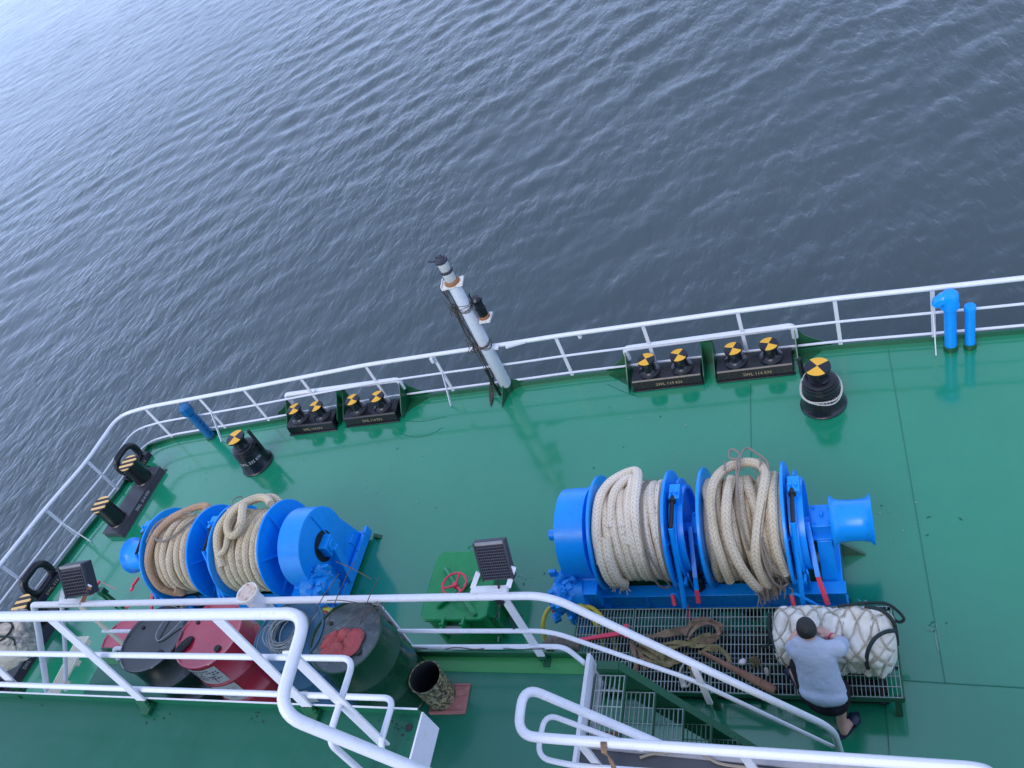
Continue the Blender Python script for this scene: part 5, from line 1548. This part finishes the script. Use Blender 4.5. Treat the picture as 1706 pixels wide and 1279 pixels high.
b = on(306, 1016, 0.34); b = Vector((b.x, b.y, 0))
t = thing('tub', 'round black tub with pale rags, half hidden behind the railing by the left winch', 'tub', b)
obj('tub_body', MB().lathe([(.20, 0), (.24, .30), (.25, .33), (.235, .33), (.19, .08), (.0001, .08)], n=30, cap=False), BLACKM, t)
crumple('rag', b+Vector((-.08, .0, .28)), .12, .09, .10, BUNDLE2, 'pale bunched rag lying in the black tub', 'rag', 17, .3, 16)
crumple('rag', b+Vector((.07, .03, .28)), .07, .07, .10, BLUEDK, 'small blue rag lying in the black tub', 'rag', 21, .9, 14)
# green control stand, step plank, small pieces on the left
def stand():
    b = on(205, 1012, 0); t = thing('control_stand', 'dark green pipe stand with small red valve handles, left of the left winch', 'stand', b)
    h = MB(); h.cyl(b, b+Vector((0, 0, .45)), .028, 12); h.cyl(b+Vector((-.13, 0, 0)), b+Vector((-.11, 0, .34)), .018, 10)
    h.tube([b+Vector((0, 0, .42)), b+Vector((-.12, .03, .50)), b+Vector((-.28, .06, .52))], .022, 10); h.box(b+Vector((0, 0, .46)), (.10, .08, .09)); h.box(b+Vector((-.12, .03, .36)), (.07, .07, .07))
    h.tube([b+Vector((0, 0, .40)), b+Vector((.10, .0, .44))], .014, 8)
    part('stand_pipe', h, DKGREEN, t)
    for p, q, z in (((221, 976), (231, 962), .5), ((218, 984), (222, 978), .45), ((211, 1013), (215, 1007), .25)):
        part('valve_handle', MB().bar(on(*p, z), on(*q, z+.03), .03, .03), PINK, t)
stand()
m = MB(); a, b = on(160, 990, .62), on(152, 1003, .55)
m.bar(on(165, 968, .62), on(153, 990, .62), .035, .03)
m.bar(on(165, 968, .60), on(195, 982, .60), .006, .006)
single('valve_lever', m, PINK, 'pink-red lever handle beside the small left floodlight', 'lever', on(160, 980, .5))
m = MB(); a, b = on(150, 1068, MZ), on(106, 1152, MZ); d = (b-a).normalized(); nn = Vector((-d.y, d.x, 0))
for k in range(5): 
    o_ = nn*(.032*(k-2)); m.bar(a+o_+Vector((0, 0, .09)), b+d*.25+o_+Vector((0, 0, .09)), .024, .02)
for f in (.1, .5, .9): m.bar(a+(b-a)*f-nn*.075+Vector((0, 0, .06)), a+(b-a)*f+nn*.075+Vector((0, 0, .06)), .05, .05)
single('slatted_step', m, CREAM, 'cream slatted plank lying on the mezzanine left of the drums', 'plank', a)

# ================================================================== PERSON
def capsule(m, a, b, ra, rb, n=16):
    a, b = Vector(a), Vector(b); d = (b-a); L = d.length; pr = []
    for k in range(5): th = math.pi/2*k/4; pr.append((max(.0004, ra*math.sin(th)), -ra*math.cos(th)))
    for k in range(5): th = math.pi/2*k/4; pr.append((max(.0004, rb*math.cos(th)), L+rb*math.sin(th)))
    m.lathe(pr, a, d if L > 1e-6 else (0, 0, 1), n, cap=False)
def chain(m, pts, rs):
    for i in range(len(pts)-1): capsule(m, pts[i], pts[i+1], rs[i], rs[i+1])
def ell(m, c, r, rot=None, n=20):
    c = Vector(c); vs = []; fs = []
    for i in range(n+1):
        th = math.pi*i/n
        for j in range(2*n):
            ph = math.pi*j/n; q = Vector((r[0]*math.sin(th)*math.cos(ph), r[1]*math.sin(th)*math.sin(ph), r[2]*math.cos(th)))
            vs.append(c+(rot @ q if rot else q))
    for i in range(n):
        for j in range(2*n): fs.append((i*2*n+j, (i+1)*2*n+j, (i+1)*2*n+(j+1) % (2*n), i*2*n+(j+1) % (2*n)))
    m.add(vs, fs)
def remesh(o, vox, it=6):
    r = o.modifiers.new('remesh', 'REMESH'); r.mode = 'VOXEL'; r.voxel_size = vox; r.use_smooth_shade = True
    s = o.modifiers.new('smooth', 'SMOOTH'); s.factor = .5; s.iterations = it
def person():
    V = Vector
    hipc = on(1374, 1160, .72); neck = on(1349, 1070, 1.13); head = on(1344, 1049, 1.20)
    shL, shR = on(1330, 1086, 1.05), on(1396, 1080, 1.06)
    hL, hR = hipc+V((-.10, .02, -.01)), hipc+V((.10, -.0, -.0))
    footR = on(1408, 1214, .07); ankR = on(1402, 1204, .11)
    footL_h = on(1332, 1140, PZ+.05); footL_t = on(1316, 1114, PZ+.035)
    ankL = footL_h+V((0.0, .01, .06))
    kneeL = on(1330, 1104, .86); kneeR = (hR+ankR)/2+V((.02, .19, .05))
    eL = on(1316, 1074, .92); wL = on(1322, 1060, .88); hndL = on(1334, 1048, .87)
    eR = on(1404, 1068, .92); wR = on(1383, 1059, .90); hndR = on(1366, 1047, .875)
    base = V((hipc.x, hipc.y, 0))
    t = thing('person', 'person in grey t-shirt, black shorts and navy slippers, bending over the white bundle', 'person', base)
    chest = neck.lerp(hipc, .30); waist = neck.lerp(hipc, .68)
    m = MB()
    fwd = (neck-hipc).normalized(); side = V((1, -.12, 0)).normalized(); upn = side.cross(fwd)
    if upn.z < 0: upn = -upn
    TR = Matrix((side, fwd, upn)).transposed()
    ell(m, chest-upn*.02, (.155, .19, .10), TR); ell(m, waist-upn*.02, (.135, .18, .095), TR); ell(m, hipc, (.155, .14, .12), TR)
    capsule(m, neck-fwd*.04, neck.lerp(head, .55), .058, .052)
    hd = (head-neck).normalized()
    HR = Matrix((side, hd.cross(side)*-1, hd)).transposed()
    fdir = (fwd-V((0, 0, .9))).normalized()              # the face looks down at the bundle
    hz = (fwd*.75+V((0, 0, .65))).normalized(); hy = fdir-hz*fdir.dot(hz); hy.normalize(); hx = hy.cross(hz); HR = Matrix((hx, hy, hz)).transposed()
    ell(m, head, (.074, .092, .105), HR); ell(m, head+HR @ V((0, .035, -.055)), (.055, .055, .060), HR)
    capsule(m, head+HR @ V((0, .085, .0)), head+HR @ V((0, .108, -.025)), .010, .015)
    for s in (-1, 1):
        ell(m, head+HR @ V((s*.076, -.005, -.01)), (.012, .022, .032), HR, 10)
        ell(m, head+HR @ V((s*.030, .082, .014)), (.014, .010, .009), HR, 8)
    ell(m, head+HR @ V((0, .088, -.052)), (.024, .010, .009), HR, 8)
    chain(m, [shL, eL, wL], [.052, .040, .028]); chain(m, [shR, eR, wR], [.052, .042, .029])
    capsule(m, chest, shL, .07, .055); capsule(m, chest, shR, .07, .055)
    chain(m, [hL, kneeL, ankL], [.085, .060, .040]); chain(m, [hR, kneeR, ankR], [.085, .060, .042])
    cal = ankR.lerp(kneeR, .62); ell(m, cal-V((0, .02, 0)), (.055, .055, .10))
    cal = ankL.lerp(kneeL, .62); ell(m, cal-V((0, .02, 0)), (.052, .055, .09))
    # feet
    fdR = V((.55, .80, 0)).normalized(); toeR = V((footR.x, footR.y, .045))+fdR*.13; heelR = V((footR.x, footR.y, .05))-fdR*.02
    chain(m, [ankR, heelR], [.042, .036]); chain(m, [heelR, toeR], [.036, .030]); capsule(m, ankR-V((0, 0, .02)), toeR-fdR*.03, .036, .028)
    fdL = (footL_t-footL_h); fdL.z = 0; fdL.normalize(); heelL = V((footL_h.x, footL_h.y, PZ+.05)); toeL = heelL+fdL*.20-V((0, 0, .005))
    chain(m, [ankL, heelL], [.040, .035]); chain(m, [heelL, toeL], [.034, .030]); capsule(m, ankL, toeL-fdL*.03, .034, .028)
    # hands: palm, four curled fingers, thumb
    for w, h, s in ((wL, hndL, -1), (wR, hndR, 1)):
        d = (h-w).normalized(); sd = d.cross(V((0, 0, 1))).normalized(); pn = sd.cross(d)
        palm = w+d*.05; chain(m, [w, palm], [.027, .026])
        for k in range(4):
            o_ = sd*((k-1.5)*.019); Lf = (.060, .070, .066, .052)[k]
            a = palm+o_*.8; b = palm+d*.045+o_; c = b+d*Lf*.45-pn*.010; e = c+d*Lf*.35-pn*.026
            chain(m, [a, b, c, e], [.016, .0115, .0100, .0085])
        th0 = w+d*.018+sd*(-s)*.022; th1 = th0+d*.030+sd*(-s)*.026-pn*.008; th2 = th1+d*.028-pn*.014
        chain(m, [th0, th1, th2], [.015, .0115, .0095])
    body = part('body', m, SKIN, t); remesh(body, .0075, 4)
    # shirt
    m = MB()
    for f_ in np.linspace(.06, .86, 13):                # the back in one smooth sweep
        wd_ = float(np.interp(f_, [.06, .22, .45, .65, .86], [.16, .192, .180, .184, .196])); th_ = float(np.interp(f_, [.06, .22, .5, .86], [.095, .118, .118, .142]))
        ell(m, neck.lerp(hipc, float(f_))-upn*.01, (wd_, .085, th_), TR, 14)
    hem = hipc+fwd*.040; ell(m, hem+upn*.01, (.200, .10, .150), TR)
    ell(m, neck.lerp(chest, .38)-upn*.01, (.13, .10, .085), TR)
    for s_, e_ in ((shL, eL), (shR, eR)):
        capsule(m, chest+fwd*.05, s_, .095, .078); capsule(m, s_, s_.lerp(e_, .55), .074, .074)
    sh = part('shirt', m, SHIRT, t); remesh(sh, .010, 5)
    tex = bpy.data.textures.new('folds', 'CLOUDS'); tex.noise_scale = .07; tex.noise_depth = 4
    dm = sh.modifiers.new('folds', 'DISPLACE'); dm.texture = tex; dm.strength = .013; dm.mid_level = .5; dm.texture_coords = 'LOCAL'
    # shorts
    m = MB()
    ell(m, hipc-fwd*.020-V((0, 0, .008)), (.188, .140, .138), TR)
    chain(m, [hL, hL.lerp(kneeL, .92)], [.104, .086]); chain(m, [hR, hR.lerp(kneeR, .86)], [.108, .096])
    sh = part('shorts', m, SHORTS, t); remesh(sh, .010, 4)
    # hair
    m = MB(); hc = head+HR @ V((0, -.012, .018)); n = 26; vs = []
    for i in range(n+1):
        th = math.pi*.56*i/n
        for j in range(2*n):
            ph = math.pi*j/n; y = math.sin(th)*math.sin(ph)
            lim = 1.0 if y < .3 else max(.55, 1-(y-.3)*.75)
            tt = th*lim
            q = V((.083*math.sin(tt)*math.cos(ph), .100*math.sin(tt)*math.sin(ph), .106*math.cos(tt)))
            vs.append(hc+HR @ q)
    m.add(vs, [(i*2*n+j, (i+1)*2*n+j, (i+1)*2*n+(j+1) % (2*n), i*2*n+(j+1) % (2*n)) for i in range(n) for j in range(2*n)])
    hr = part('hair', m, HAIR, t)
    tex = bpy.data.textures.new('tufts', 'CLOUDS'); tex.noise_scale = .012
    dm = hr.modifiers.new('tufts', 'DISPLACE'); dm.texture = tex; dm.strength = .006; dm.texture_coords = 'LOCAL'
    sl = hr.modifiers.new('thick', 'SOLIDIFY'); sl.thickness = .008
    # slippers
    for heel, fd, z in ((heelR, fdR, .0), (heelL, fdL, PZ)):
        sd = V((-fd.y, fd.x, 0)); m = MB(); pts = []
        hp = V((heel.x, heel.y, z+.002))
        for k in range(28):
            a = 6.283*k/28; u = math.cos(a); v = math.sin(a)
            pts.append(hp+fd*(.085+.155*u)+sd*((.046+.008*u)*v))
        m.prism(pts, (0, 0, .020))
        st = []
        for k in range(13):
            a = math.pi*k/12; st.append(hp+fd*.145+sd*(.054*math.cos(a))+V((0, 0, .014+.062*math.sin(a))))
        m.ribbon(st, .075, .008, fd.cross(V((0, 0, 1))).cross(fd)*0+fd.cross(sd)*0+V((fd.x*0, fd.y*0, 1)) if False else (fd.x, fd.y, 0), [math.pi/2]*13)
        part('slipper', m, SLIP, t)
    m = MB(); d = (hndR-wR).normalized(); o1 = d.orthogonal().normalized(); o2 = d.cross(o1)
    m.tube([wR-d*.012+(o1*math.cos(6.283*k/20)+o2*math.sin(6.283*k/20))*.031 for k in range(20)], .007, 6, closed=True)
    part('wristband', m, PINKB, t)
person()
